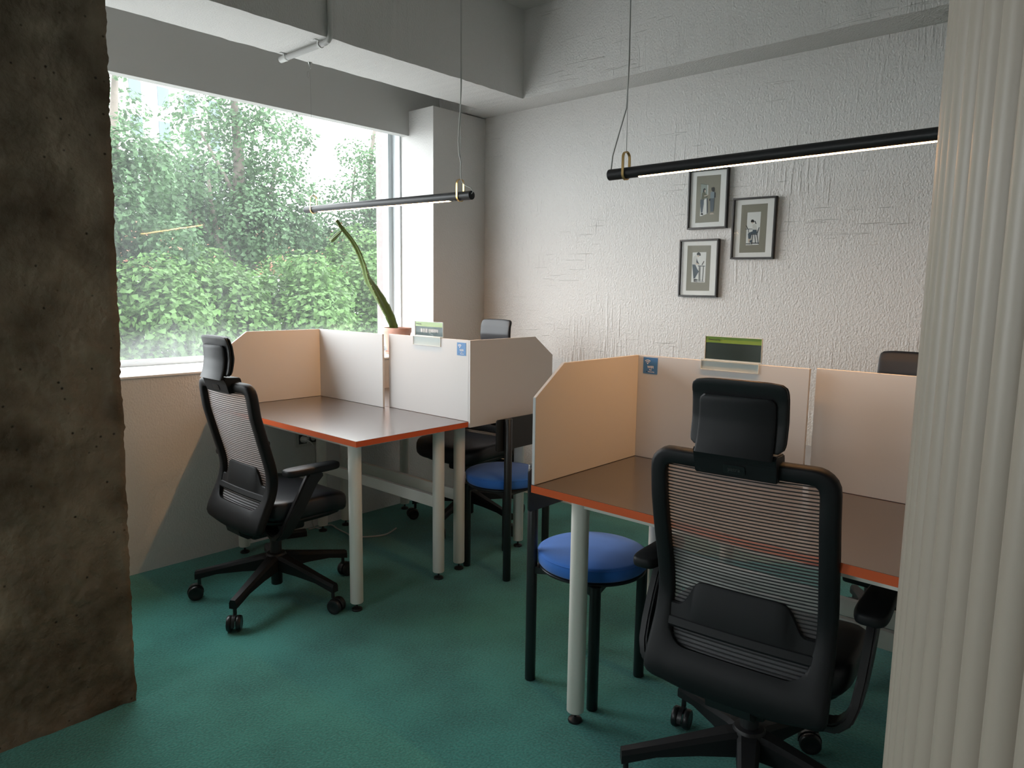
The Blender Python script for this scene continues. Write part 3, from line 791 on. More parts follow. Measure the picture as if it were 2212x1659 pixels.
for c, dz in ((c3, .022), (c4, -.022)):     # gas lift: raise or lower everything but the rolling base
    c.location.z = 0
    for ch in c.children:
        if ch.name.split('.')[0] not in ('caster', 'base_arm', 'base_hub', 'gas_cylinder', 'piston'): ch.location.z += dz

# ------------------------------------------------------------------ stools with round blue seats
def stool(label, loc, flip):
    """local frame: backrest posts on the -x side; flip turns it round"""
    t = thing('stool', label, 'stool', loc, pi if flip else 0, 'blue round-seated stools')
    cu = lathe(B(), [(0, .420), (.165, .420), (.178, .423), (.184, .431), (.185, .458), (.182, .4655), (.174, .4695), (.12, .476), (.06, .479), (0, .4795)], seg=64)
    st = obj('seat_cushion', cu, 'blue', t, smooth=True, angle=60)
    bm = B(); tube(bm, [(.1838*cos(2*pi*k/64), .1838*sin(2*pi*k/64), .4625) for k in range(64)], .0016, 6, closed=True); obj('piping', bm, 'blue', st, smooth=True)
    obj('seat_plate', lathe(B(), [(0, .410), (.178, .410), (.181, .4125), (.181, .4175), (.178, .420), (0, .420)], seg=64), 'stoolblack', t, smooth=True, angle=40)
    for y in (-.138, .138):
        obj('back_post', lathe(B(), [(0, 0), (.0165, 0), (.018, .002), (.018, .756), (.0165, .758), (0, .758)], (-.150, y, 0), 24), 'stoolblack', t, smooth=True, angle=40)
        obj('leg', lathe(B(), [(0, 0), (.0165, 0), (.018, .002), (.018, .412), (0, .412)], (.112, y, 0), 24), 'stoolblack', t, smooth=True, angle=40)
        bm = B(); prism(bm, [(-.135, .385), (-.135, .411), (.105, .411), (.105, .372), (.06, .392), (-.08, .398)], 'y', y-.005, y+.005); obj('bracket', bm, 'stoolblack', t)
    bm = B(); prism(bm, [(-.135, .411), (.135, .411), (.135, .376), (.08, .397), (-.08, .397), (-.135, .376)], 'x', .107, .117); obj('bracket', bm, 'stoolblack', t)
    bm = B(); box(bm, -.150, -.09, -.138, .138, .398, .411, .002); obj('bracket', bm, 'stoolblack', t)
    bm = B(); prism(bm, rrect(.192, .0725, .012, 4, .004, .683), 'x', -.132, -.126); obj('backrest', bm, 'stoolblack', t)
    return t
stool('blue round stool under the front desk end, black back posts left of the white leg', (-1.343, 1.911, 0), False)
stool('blue round stool in shade between the two desk rows, black backrest against the screen', (-2.273, 2.478, 0), True)

# ------------------------------------------------------------------ pendant tube lamps
def ring_loop(x, zt, zb, w):
    """stadium-shaped flat brass loop round the tube"""
    r = w/2; pts = []
    for k in range(13): a = radians(180*k/12); pts.append((0, r*cos(a), zt-r+r*sin(a)))
    for k in range(13): a = radians(180+180*k/12); pts.append((0, r*cos(a), zb+r+r*sin(a)))
    W, T = [], []
    for i, p in enumerate(pts):
        a, b = Vector(pts[i-1]), Vector(pts[(i+1) % len(pts)]); t = (b-a).normalized()
        W.append(Vector((.0045, 0, 0))); T.append(t.cross(Vector((1, 0, 0)))*.0014)
    bm = B(); ribbon(bm, [(x+p[0], p[1], p[2]) for p in pts], W, T, closed=True); return bm
def lamp(label, loc, length, tilt, hangs, cabs):
    t = thing('pendant_lamp', label, 'lamp', loc, 0, 'black tube pendant lamps')
    R_ = .018; h = length/2
    bm = B(); tube(bm, [(-h, 0, tilt), (-h+.001, 0, tilt), (h-.001, 0, -tilt), (h, 0, -tilt)], [R_-.0012, R_, R_, R_-.0012], 36)
    obj('tube', bm, 'lampblack', t, smooth=True, angle=40)
    x0, x1 = -h+.118, h-.128
    zz = lambda x: -tilt*x/h
    bm = B(); n = 2; pr = [(.0182*sin(a), -.0182*cos(a)) for a in [radians(-26+52*i/8) for i in range(9)]]
    va = [bm.verts.new((x0, q[0], zz(x0)+q[1])) for q in pr]; vb = [bm.verts.new((x1, q[0], zz(x1)+q[1])) for q in pr]
    for i in range(8): bm.faces.new((va[i], vb[i], vb[i+1], va[i+1]))
    va2 = [bm.verts.new((x0, q[0], zz(x0)+q[1]+.002)) for q in pr]; vb2 = [bm.verts.new((x1, q[0], zz(x1)+q[1]+.002)) for q in pr]
    for i in range(8): bm.faces.new((va2[i], va2[i+1], vb2[i+1], vb2[i]))
    bm.faces.new(va+va2[::-1]); bm.faces.new(vb[::-1]+vb2)
    obj('led_strip', bm, 'led', t)
    for x in hangs: obj('loop', ring_loop(x, zz(x)+.068, zz(x)-.0215, .039), 'brass', t, smooth=True, angle=40)
    for nm, pts, r, mm in cabs: obj(nm, tube(B(), pts, r, 8), mm, t, smooth=True)
    return t
zc1 = 1.721
def hook(bm, x, y, z):
    lathe(bm, [(0, 0), (.012, 0), (.011, -.004), (.004, -.016), (.003, -.03), (0, -.03)], (x, y, z), 14); return bm
L1 = lamp('black tube pendant with warm light strip hanging in front of the window', (-2.733, 2.099, zc1), 1.222, .0095, (-.541, .543),
     [('suspension_wire', [(-.541, 0, .078), (-.5455, 0, ZS-.03-zc1)], .0007, 'wire'),
      ('suspension_wire', [(.543, 0, .062), (.543, 0, .27), (.543, 0, .55), (.541, 0, ZC-zc1)], .0009, 'wire'),
      ('power_cable', [(.611, -.002, -.004), (.622, -.004, .003), (.612, -.006, .018), (.585, -.012, .030), (.558, -.008, .050), (.549, -.004, .085), (.547, 0, .125), (.534, 0, .165), (.530, 0, .22), (.538, 0, .30), (.5435, .003, .42), (.5445, .003, .48), (.542, .003, .56), (.543, .003, .80), (.542, .003, ZC-zc1)], .0024, 'cable')])
bm = hook(B(), -.5455, 0, ZS-zc1); obj('ceiling_hook', bm, 'chrome', L1, smooth=True, angle=50)
bm = B(); tube(bm, [(-.5455+.012*cos(a)-.022, .004, ZS-.052-zc1+.016*sin(a)) for a in [2*pi*k/18 for k in range(37)]], .0006, 5); obj('wire_coil', bm, 'wire', L1)
zc2 = 1.722
L2 = lamp('large black tube pendant with warm light strip, crossing in front of the top picture', (-.806, 2.05, zc2), 1.222, -.004, (-.546, .546),
     [('suspension_wire', [(-.546, 0, .065), (-.548, 0, .20), (-.551, 0, ZC-zc2)], .0010, 'wire'),
      ('suspension_wire', [(.546, 0, .065), (.546, 0, ZC-zc2)], .0010, 'wire'),
      ('power_cable', [(-.602, -.004, .012), (-.598, -.004, .055), (-.580, 0, .12), (-.558, 0, .185), (-.5525, .002, .205), (-.549, .003, .35), (-.553, .003, .6), (-.551, .003, ZC-zc2)], .0024, 'cable')])

# ------------------------------------------------------------------ conduit under the beam
t = thing('conduit', 'white flexible conduit clipped under the window beam and running up its face', 'conduit', (-3.06, 1.955, ZS))
pts = [(-.215, 0, -.016), (.10, 0, -.016), (.13, 0, -.016), (.155, 0, -.013), (.170, 0, -.002), (.176, 0, .018), (.176, 0, .05), (.174, 0, ZC-ZS)]
def dense(pts, step):
    out = []
    for a, b in zip(pts, pts[1:]):
        a, b = Vector(a), Vector(b); n = max(1, int((b-a).length/step))
        out += [a+(b-a)*i/n for i in range(n)]
    return out+[Vector(pts[-1])]
DP = dense(pts, .0025)
rad = [.0115+(.0016 if k % 2 else -.0008) if Vector(p).z < .11 and Vector(p).x > -.19 else .0118 for k, p in enumerate(DP)]
obj('pipe', tube(B(), DP, rad, 14), 'conduit', t, smooth=True)
bm = B(); tube(bm, [(-.245, 0, -.016), (-.185, 0, -.016)], .0150, 18); obj('end_cap', bm, 'conduit', t, smooth=True, angle=40)
for x in (-.195, .095):
    bm = B(); pl = [(x, .0165*cos(a), -.014-.0165*sin(a)) for a in [radians(180*k/10) for k in range(11)]]
    ribbon(bm, [(x, .034, -.0008), (x, .0165, -.0012)]+pl[1:-1]+[(x, -.0165, -.0012), (x, -.034, -.0008)], (.006, 0, 0), [(0, 0, .0012)]*2+[(0, .0012*cos(radians(180*k/10)), -.0012*sin(radians(180*k/10))) for k in range(1, 10)]+[(0, 0, .0012)]*2); obj('clip', bm, 'conduit', t)

# ------------------------------------------------------------------ framed prints on the back wall
ART = {
'A':[('taupe',[(0.192,0.898),(0.801,0.891),(0.794,0.112),(0.19,0.109)]),('pane',[(0.304,0.766),(0.468,0.743),(0.485,0.505),(0.314,0.514)]),('line',[(0.296,0.768),(0.513,0.738),(0.514,0.733),(0.297,0.763)]),('paper',[(0.468,0.741),(0.488,0.737),(0.495,0.571),(0.478,0.572)]),('paper',[(0.314,0.402),(0.412,0.502),(0.473,0.513),(0.491,0.256),(0.397,0.234),(0.331,0.22),(0.305,0.224)]),('slate',[(0.461,0.514),(0.494,0.519),(0.508,0.281),(0.48,0.251)]),('hair',[(0.367,0.676),(0.406,0.689),(0.434,0.661),(0.413,0.643),(0.401,0.618),(0.362,0.616)]),('skin',[(0.402,0.663),(0.428,0.654),(0.427,0.62),(0.396,0.614)]),('olive',[(0.345,0.61),(0.406,0.629),(0.443,0.589),(0.49,0.572),(0.483,0.524),(0.399,0.521),(0.396,0.495),(0.327,0.506),(0.334,0.543)]),('skin',[(0.389,0.562),(0.478,0.576),(0.496,0.564),(0.408,0.547)]),('denim',[(0.304,0.5),(0.395,0.502),(0.396,0.428),(0.37,0.28),(0.331,0.281),(0.303,0.455)]),('hair',[(0.337,0.277),(0.383,0.268),(0.391,0.238),(0.328,0.244)]),('hair',[(0.574,0.686),(0.634,0.693),(0.656,0.673),(0.655,0.614),(0.614,0.617),(0.578,0.645)]),('blue',[(0.558,0.612),(0.597,0.621),(0.653,0.611),(0.66,0.507),(0.556,0.512)]),('hair',[(0.655,0.614),(0.685,0.598),(0.689,0.516),(0.663,0.518)]),('denim',[(0.551,0.509),(0.657,0.507),(0.658,0.437),(0.65,0.283),(0.574,0.282),(0.571,0.419)]),('hair',[(0.53,0.503),(0.565,0.508),(0.561,0.468),(0.53,0.469)]),('skin',[(0.554,0.242),(0.675,0.241),(0.641,0.259),(0.58,0.26)])],
'B':[('taupe',[(0.191,0.888),(0.795,0.891),(0.794,0.108),(0.189,0.105)]),('paper',[(0.337,0.761),(0.649,0.763),(0.641,0.232),(0.337,0.228)]),('hair',[(0.422,0.617),(0.44,0.641),(0.471,0.644),(0.498,0.632),(0.51,0.61),(0.497,0.593),(0.44,0.594)]),('hair',[(0.51,0.616),(0.533,0.62),(0.561,0.565),(0.538,0.57)]),('skin',[(0.444,0.599),(0.491,0.6),(0.48,0.577),(0.446,0.58)]),('shirt',[(0.469,0.561),(0.519,0.574),(0.564,0.536),(0.575,0.479),(0.483,0.478),(0.473,0.518)]),('shirt',[(0.386,0.506),(0.476,0.496),(0.482,0.481),(0.393,0.491)]),('hair',[(0.314,0.552),(0.33,0.551),(0.372,0.498),(0.356,0.497)]),('slate',[(0.309,0.497),(0.476,0.492),(0.477,0.484),(0.31,0.487)]),('slate',[(0.378,0.487),(0.39,0.486),(0.391,0.432),(0.378,0.432)]),('denim',[(0.483,0.478),(0.57,0.475),(0.582,0.414),(0.444,0.403),(0.441,0.331),(0.389,0.332),(0.375,0.412),(0.399,0.433),(0.48,0.452)]),('slate',[(0.618,0.513),(0.633,0.514),(0.602,0.417),(0.576,0.417)]),('slate',[(0.443,0.407),(0.597,0.413),(0.599,0.395),(0.444,0.396)]),('slate',[(0.48,0.398),(0.496,0.398),(0.476,0.239),(0.46,0.24)]),('slate',[(0.525,0.397),(0.539,0.397),(0.567,0.266),(0.554,0.267)]),('slate',[(0.576,0.399),(0.591,0.399),(0.638,0.243),(0.623,0.243)]),('slate',[(0.457,0.269),(0.643,0.265),(0.645,0.25),(0.459,0.254)]),('skin',[(0.389,0.332),(0.441,0.331),(0.441,0.273),(0.4,0.266)]),('denim',[(0.423,0.302),(0.484,0.315),(0.491,0.29),(0.432,0.266)]),('hair',[(0.339,0.257),(0.448,0.258),(0.45,0.244),(0.34,0.245)])],
'C':[('taupe',[(0.191,0.897),(0.795,0.89),(0.79,0.108),(0.185,0.108)]),('paper',[(0.329,0.777),(0.681,0.777),(0.672,0.253),(0.318,0.258)]),('hair',[(0.434,0.737),(0.447,0.769),(0.489,0.779),(0.533,0.756),(0.542,0.72),(0.516,0.714),(0.493,0.728),(0.451,0.726)]),('skin',[(0.451,0.726),(0.504,0.725),(0.501,0.703),(0.465,0.693)]),('shirt',[(0.367,0.71),(0.429,0.73),(0.455,0.679),(0.451,0.607),(0.423,0.564),(0.33,0.573),(0.336,0.638),(0.348,0.681)]),('slate',[(0.439,0.679),(0.459,0.636),(0.507,0.577),(0.486,0.566),(0.432,0.604)]),('skin',[(0.43,0.6),(0.518,0.569),(0.519,0.559),(0.422,0.568)]),('denim',[(0.331,0.569),(0.412,0.564),(0.461,0.491),(0.508,0.443),(0.44,0.36),(0.422,0.331),(0.374,0.317),(0.364,0.492)]),('hair',[(0.383,0.281),(0.486,0.272),(0.487,0.262),(0.384,0.264)]),('hair',[(0.423,0.317),(0.489,0.302),(0.479,0.287),(0.383,0.281),(0.38,0.313)]),('hair',[(0.624,0.625),(0.639,0.619),(0.588,0.555),(0.572,0.558)]),('slate',[(0.477,0.549),(0.669,0.541),(0.659,0.531),(0.479,0.535)]),('slate',[(0.504,0.53),(0.516,0.53),(0.522,0.283),(0.509,0.283)]),('slate',[(0.527,0.53),(0.541,0.529),(0.546,0.283),(0.535,0.283)]),('slate',[(0.612,0.528),(0.625,0.528),(0.618,0.282),(0.605,0.283)]),('slate',[(0.489,0.298),(0.622,0.297),(0.623,0.292),(0.489,0.293)]),('slate',[(0.491,0.276),(0.645,0.275),(0.646,0.266),(0.491,0.269)])]}
def picture(key, x0, x1, z0, z1, tilt, label):
    w_, h_ = x1-x0, z1-z0
    t = thing('framed_picture', label, 'picture', ((x0+x1)/2, YB, (z0+z1)/2), 0, 'framed prints on the back wall'); t.rotation_euler = (radians(1.1), tilt, 0); t.location.y -= .0035
    a, b = w_/2, h_/2; f = .009
    bm = B()
    for q in ((-a, a, b-f, b), (-a, a, -b, -b+f), (-a, -a+f, -b+f, b-f), (a-f, a, -b+f, b-f)): box(bm, q[0], q[1], -.024, -.0008, q[2], q[3], .0012, 1)
    obj('frame', bm, 'pictureframe', t)
    obj('mat_board', box(B(), -a+f, a-f, -.011, -.004, -b+f, b-f), 'matboard', t)
    cols = sorted(set(c for c, _ in ART[key])); bm = B()
    for i, (c, ps) in enumerate(ART[key]):
        y = -.0112-.00012*i; vs = [bm.verts.new((-a+u*w_, y, -b+v*h_)) for u, v in ps]; fc_ = bm.faces.new(vs); fc_.material_index = cols.index(c)
    me = bpy.data.meshes.new('print'); bmesh.ops.triangulate(bm, faces=bm.faces); bm.to_mesh(me); bm.free()
    obj('print', me, ['art_'+c for c in cols], t)
    obj('glass', box(B(), -a+f, a-f, -.0175, -.016, -b+f, b-f), 'pictureglass', t)
picture('A', -1.897, -1.677, 1.660, 1.961, radians(.2), 'black framed print of two standing women talking, highest of three')
picture('B', -1.645, -1.424, 1.501, 1.801, radians(.6), 'black framed print of a woman seated at a laptop')
picture('C', -1.933, -1.711, 1.309, 1.608, radians(.1), 'black framed print of a man standing at a tall desk, lowest of three')

# ------------------------------------------------------------------ acrylic signs clipped on the screens, Wi-Fi stickers
def sign(x0, x1, z0, z1, yf, cx0, cx1, cz0, label):
    """clear plate standing on the screen's top edge, held by a U clip over the board"""
    t = thing('desk_sign', label, 'sign', ((x0+x1)/2, yf, 1.1105), 0, 'clear desk signs'); a = (x1-x0)/2; H = z1-z0
    k0, k1 = cx0-(x0+x1)/2, cx1-(x0+x1)/2; lz = cz0-1.1105
    bm = B(); box(bm, k0, k1, -.0035, -.0008, lz, .003); box(bm, k0, k1, -.0035, .0145, .0005, .0032); box(bm, k0, k1, .0122, .0145, -.03, .0005)
    obj('clip', bm, 'acrylic', t)
    bm = B(); box(bm, -a, a, .0015, .0035, .0034, H); box(bm, -a, a, .0050, .0070, .0034, H); obj('holder', bm, 'acrylic', t)
    bm = B(); e = .0011
    for q in ((-a, a, H-e, H), (-a, a, .0034, .0034+e), (-a, -a+e, .0034, H), (a-e, a, .0034, H)): box(bm, q[0], q[1], .0012, .0072, q[2], q[3])
    obj('painted_edge_glow', bm, 'acrylicglow', t)  # bright rim of the holder, its glow put into the colour
    bm = B()
    for q in ((k0, k1, lz, lz+e), (k0, k0+e, lz, .003), (k1-e, k1, lz, .003), (k0, k1, .0012, .0030)): box(bm, q[0], q[1], -.0037, -.0007, q[2], q[3])
    obj('painted_edge_glow', bm, 'acrylicglow', t)  # same painted glow round the clip
    return t, a, H
t, a, H = sign(-2.600, -2.404, 1.112, 1.183, 2.1980, -2.609, -2.417, 1.071, 'small clear sign with white lettering on a dark slate card beside the pot')
bm = B(); box(bm, -a+.003, a-.006, .0037, .0046, .006, H-.002); obj('card', bm, 'signslate', t)
bm = B(); box(bm, -a+.003, a-.006, .0033, .00365, H-.0235, H-.002); obj('green_band', bm, 'signgreen', t, label='green band along the card top')
lettering('lettering', '좋은꿈 인테리어', .0185, 'white', t, (.004, .0012, .028), (pi/2, 0, 0), bold=.0003)
lettering('small_lettering', 'Powered by', .0075, 'ink', t, (-a+.010, .0012, H-.0125), (pi/2, 0, 0), align='LEFT')
bm = B(); prism(bm, [(.0, .0165), (.028, .0105), (.028, .0100), (0, .0160)], 'y', .0034, .0036); obj('stroke', bm, 'white', t)
t, a, H = sign(-1.099, -.907, 1.112, 1.193, 2.1655, -1.109, -.912, 1.081, 'glossy dark sign with a green band standing above the black headrest')
bm = B(); box(bm, -a+.002, a-.002, .0037, .0046, .006, H-.002); obj('card', bm, 'signgloss', t)
bm = B(); box(bm, -a+.002, a-.002, .0033, .00365, H-.0215, H-.002); obj('green_band', bm, 'signgreen', t, label='green band along the card top')
lettering('small_lettering', 'Powered by', .0085, 'ink', t, (-a+.012, .0012, H-.0115), (pi/2, 0, 0), align='LEFT')

def sticker(x, z, y, label):
    t = thing('wifi_sticker', label, 'sticker', (x, y, z), 0, 'blue Wi-Fi stickers'); hw, hh = .0285, .0285
    obj('backing', box(B(), -hw, hw, -.0006, -.0001, -hh, hh), 'signblue', t)
    bm = B(); cx, cz = -.011, .0105
    for r0, r1, sp in ((.0135, .0162, 44), (.0080, .0107, 44)):
        A = [radians(90-sp+2*sp*k/14) for k in range(15)]
        prism(bm, [(cx+r1*cos(q), cz-.006+r1*sin(q)) for q in A]+[(cx+r0*cos(q), cz-.006+r0*sin(q)) for q in A[::-1]], 'y', -.0010, -.0006)
    prism(bm, [(cx, cz-.0068)]+[(cx+.0052*cos(q), cz-.006+.0052*sin(q)) for q in [radians(46+88*k/6) for k in range(7)]], 'y', -.0010, -.0006)
    obj('wifi_symbol', bm, 'white', t)
    lettering('lettering', 'WIFI', .0125, 'white', t, (.001, -.0008, -.0055), (pi/2, 0, 0), bold=.00025)
    lettering('small_lettering', 'Bud', .0062, 'white', t, (.001, -.0008, -.0145), (pi/2, 0, 0), bold=.0001)
    obj('mark', box(B(), -.0165, -.0115, -.0009, -.0006, -.0226, -.0200), 'ink', t)
    lettering('small_lettering', 'Powered by', .0050, 'white', t, (.004, -.0008, -.0215), (pi/2, 0, 0), bold=.0001)
sticker(-2.281, 1.069, 2.1978, 'bright blue Wi-Fi sticker on the white-looking screen by the small sign')
sticker(-1.300, 1.076, 2.1653, 'dark blue Wi-Fi sticker in the corner of the orange-lit screen')

# ------------------------------------------------------------------ potted cactus on the sill
t = thing('potted_cactus', 'tall leaning green cactus in a small terracotta pot on the window sill', 'plant', (-3.555, 2.864, SILL))
pot = obj('pot', lathe(B(), [(0, .014), (.060, .014), (.063, .017), (.084, .13), (.0885, .135), (.0895, .160), (.088, .165), (.081, .165), (.079, .140), (0, .140)], seg=48), 'terracotta', t, smooth=True, angle=40)
obj('saucer', lathe(B(), [(0, .0), (.070, .0), (.080, .016), (.077, .017), (.066, .006), (0, .006)], seg=40), 'terracotta', t, smooth=True, angle=40)
obj('soil', lathe(B(), [(0, .147), (.03, .149), (.0785, .145), (.0785, .139), (0, .139)], seg=30), 'soil', t, smooth=True)
SP = [(2.838, 1.060), (2.832, 1.097), (2.79, 1.176), (2.737, 1.253), (2.684, 1.328), (2.645, 1.384), (2.618, 1.462), (2.579, 1.543), (2.531, 1.608), (2.473, 1.663), (2.446, 1.691), (2.426, 1.714)]
SP = [(0, y-2.864, z-SILL) for y, z in SP]
SR = [.024, .030, .034, .036, .030, .024, .020, .0175, .015, .0135, .0125, .010]
def ribbed(bm, pts, rad, tw0, tw1, nper=4):
    P, R_ = [], []
    m = len(pts)
    for i in range(m-1):
        for k in range(nper):
            u = k/nper; p0, p1, p2, p3 = (Vector(pts[max(0, min(m-1, i+d))]) for d in (-1, 0, 1, 2))
            P.append(.5*((2*p1)+(p2-p0)*u+(2*p0-5*p1+4*p2-p3)*u*u+(3*p1-p0-3*p2+p3)*u**3)); R_.append(rad[i]+(rad[i+1]-rad[i])*u)
    P.append(Vector(pts[-1])); R_.append(rad[-1]); n = len(P); seg = 18; rings = []; tips = []
    for i, p in enumerate(P):
        tg = (P[min(i+1, n-1)]-P[max(i-1, 0)]).normalized(); u = Vector((1, 0, 0)); u = (u-tg*u.dot(tg)).normalized(); v = tg.cross(u)
        tw = tw0+(tw1-tw0)*i/n; rr = R_[i]*(1+.05*sin(i*2.1)); ring = []
        for k in range(seg):
            a = 2*pi*k/seg; lobe = .42+.58*(max(0, cos(1.5*((a) % (2*pi/3)-pi/3)))**1.4 if True else 0)
            lobe = .40+.60*abs(cos(1.5*a))**2.2
            ring.append(p+(u*cos(a+tw)+v*sin(a+tw))*rr*lobe)
            if k % 6 == 0 and i % 2 == 0: tips.append(ring[-1].copy())
        rings.append(ring)
    loft(bm, rings); return tips
bm = B(); tips = ribbed(bm, SP, SR, .3, 3.4); st = obj('stem', bm, 'cactus', t, smooth=True)
bm = B()
for q in tips: bmesh.ops.create_icosphere(bm, subdivisions=1, radius=.0028, matrix=Matrix.Translation(q))
obj('spine_tufts', bm, 'areole', st, kind='stuff')
PD = [(0, 2.461-2.864, 1.657-SILL), (0, 2.45-2.864, 1.648-SILL), (0, 2.425-2.864, 1.626-SILL), (0, 2.400-2.864, 1.605-SILL), (0, 2.388-2.864, 1.594-SILL)]
bm = B(); ribbed(bm, PD, [.004, .010, .015, .015, .007], 0, .6); obj('side_shoot', bm, 'cactus', st, smooth=True)
bm = B(); bmesh.ops.create_icosphere(bm, subdivisions=2, radius=.006, matrix=Matrix.Translation((.012, 2.452-2.864, 1.700-SILL))); obj('bud', bm, 'areole', st, smooth=True)

# ------------------------------------------------------------------ socket, plug, adapter and cables under the window desk
t = thing('wall_socket', 'white double wall socket under the window desk', 'socket', (XW, 2.114, .510))
bm = B(); prism(bm, rrect(.075, .042, .006, 4), 'x', .0, .008); obj('cover_plate', bm, 'plugwhite', t)
for y in (-.033, .033):
    s_ = obj('insert', box(B(), .0075, .0095, y-.024, y+.024, -.026, .026, .001), 'dark', t)
    bm = B(); tube(bm, [(.0096, y, 0), (.0102, y, 0)], .017, 24); obj('outlet_face', bm, 'plugwhite', s_)
t = thing('power_lead', 'pale power lead plugged into the wall socket and trailing to the floor', 'cable', (XW, 2.081, .510))
bm = B(); tube(bm, [(.0108, 0, 0), (.030, 0, 0), (.042, 0, 0), (.052, 0, -.002)], [.018, .017, .012, .007], 18); obj('plug', bm, 'plugwhite', t, smooth=True, angle=40)
def spline(pts, n=8):
    P = []; m = len(pts)
    for i in range(m-1):
        for k in range(n):
            u = k/n; p0, p1, p2, p3 = (Vector(pts[max(0, min(m-1, i+d))]) for d in (-1, 0, 1, 2))
            P.append(.5*((2*p1)+(p2-p0)*u+(2*p0-5*p1+4*p2-p3)*u*u+(3*p1-p0-3*p2+p3)*u**3))
    return P+[Vector(pts[-1])]
obj('cord', tube(B(), spline([(.052, 0, -.002), (.075, .012, -.012), (.085, .028, -.06), (.07, .035, -.16), (.055, .03, -.30), (.05, .022, -.44), (.055, .03, -.490), (.07, .06, -.505)]), .003, 8), 'cable', t, smooth=True)
t = thing('power_adapter', 'small black power adapter lying on the carpet by the window wall', 'adapter', (-3.335, 1.985, .0), radians(68))
obj('body', box(B(), -.055, .055, -.024, .024, .0, .032, .004), 'blackplastic', t)
obj('lead', tube(B(), spline([(-.055, 0, .014), (-.085, .005, .008), (-.10, .03, .02), (-.085, .05, .045), (-.07, .045, .02)]), .0022, 8), 'blackplastic', t, smooth=True)
t = thing('floor_cable', 'pale cable lying across the carpet between the desk legs', 'cable', (-3.25, 2.20, 0))
obj('cord', tube(B(), spline([(-.13, -.11, .005), (-.11, .012, .0042), (-.02, .004, .0042), (.07, -.002, .0042), (.12, -.005, .0042), (.19, .03, .0042), (.24, .13, .0042), (.20, .24, .0042)]), .0042, 8), 'cable', t, smooth=True)

# ------------------------------------------------------------------ outside the window
obj('ground', box(B(), -120, -4.4, -60, 120, -4.6, -4.5), 'asphalt', kind='structure', label='street level far below the window')
LEAFV = [(0, 0, 0), (-.5, .62, .10), (0, .80, -.02), (.5, .62, .10), (0, .35, -.05)]
LEAFF = [(0, 4, 1), (4, 2, 1), (0, 3, 4), (4, 3, 2)]
leafmesh = bpy.data.meshes.new('leaf'); leafmesh.from_pydata(LEAFV, [], LEAFF); leafmesh.materials.append(M['leaf'])
leafmesh2 = bpy.data.meshes.new('leaf'); leafmesh2.from_pydata(LEAFV, [], LEAFF); leafmesh2.materials.append(M['leaf2'])
EYE = Vector((0, 0, CAMH))
def foliage(root, base, blobs, dens, size, kind, seed, npart=290):
    rng = random.Random(seed); L_ = []
    for (x, y, z, r) in blobs:
        n = int(dens*r*r*(.5 if z > 2.75 else 1))
        for _ in range(n):
            d = Vector((rng.gauss(0, 1), rng.gauss(0, 1), rng.gauss(0, 1))).normalized()
            rr = r*(.45+.75*rng.random()**.6); p = Vector((x, y, z))+Vector((d.x*rr*1.05, d.y*rr*1.05, d.z*rr*.92))
            up = (d*.7+Vector((0, 0, .75))+Vector((rng.uniform(-.8, .8), rng.uniform(-.8, .8), rng.uniform(-.8, .8)))).normalized()
            tg = Vector((rng.uniform(-1, 1), rng.uniform(-1, 1), rng.uniform(-1.3, .2))); tg = (tg-up*tg.dot(up)).normalized(); sd = tg.cross(up)
            s = size*rng.uniform(.7, 1.25); L_.append((p-Vector(base), sd*s, tg*s, up*s))
    keep = []
    order = sorted(range(len(L_)), key=lambda i: (L_[i][0]+Vector(base)-EYE).length-L_[i][1].length*18)
    singles = set(order[:npart])
    V, F_ = [], []
    for i, (p, a, b, c) in enumerate(L_):
        if i in singles: continue
        k = len(V)
        for q in LEAFV: V.append(tuple(p+a*q[0]+b*q[1]+c*q[2]))
        for f in LEAFF: F_.append((f[0]+k, f[1]+k, f[2]+k))
    me = bpy.data.meshes.new('foliage'); me.from_pydata(V, [], F_); me.materials.append(M[kind]); me.update()
    o = bpy.data.objects.new('foliage', me); COL.objects.link(o); o.parent = root; o['kind'] = 'stuff'
    lm = leafmesh if kind == 'leaf' else leafmesh2
    for i in singles:
        p, a, b, c = L_[i]; lo = bpy.data.objects.new('leaf', lm); COL.objects.link(lo); lo.parent = root
        lo.matrix_local = Matrix(((a.x, b.x, c.x, p.x), (a.y, b.y, c.y, p.y), (a.z, b.z, c.z, p.z), (0, 0, 0, 1)))
def limb(root, name, base, pts, r0, r1):
    P = spline([tuple(Vector(p)-Vector(base)) for p in pts], 6); n = len(P)
    obj(name, tube(B(), P, [r0+(r1-r0)*i/(n-1) for i in range(n)], 10), 'bark', root, smooth=True)
T_MAIN = [(-10.1, 5.01, 3.21, 0.52), (-9.3, 5.14, 3.32, 0.43), (-9.6, 4.43, 3.54, 0.35), (-9.1, 4.03, 2.79, 0.39), (-9.9, 5.83, 3.18, 0.34), (-9.5, 5.0, 3.78, 0.36), (-10.1, 4.92, 2.59, 0.59), (-9.3, 5.39, 2.49, 0.49), (-9.6, 4.11, 2.33, 0.41), (-9.1, 4.89, 2.15, 0.47), (-9.9, 5.78, 3.76, 0.29), (-9.5, 5.94, 3.48, 0.19), (-10.1, 4.69, 2.09, 0.4), (-9.3, 5.67, 2.13, 0.35), (-9.6, 4.98, 1.84, 0.3),
  (-9.6, 4.9, 4.25, .4), (-10.4, 5.3, 2.0, .5), (-10.6, 4.4, 2.7, .5), (-10.6, 5.6, 2.8, .45)]
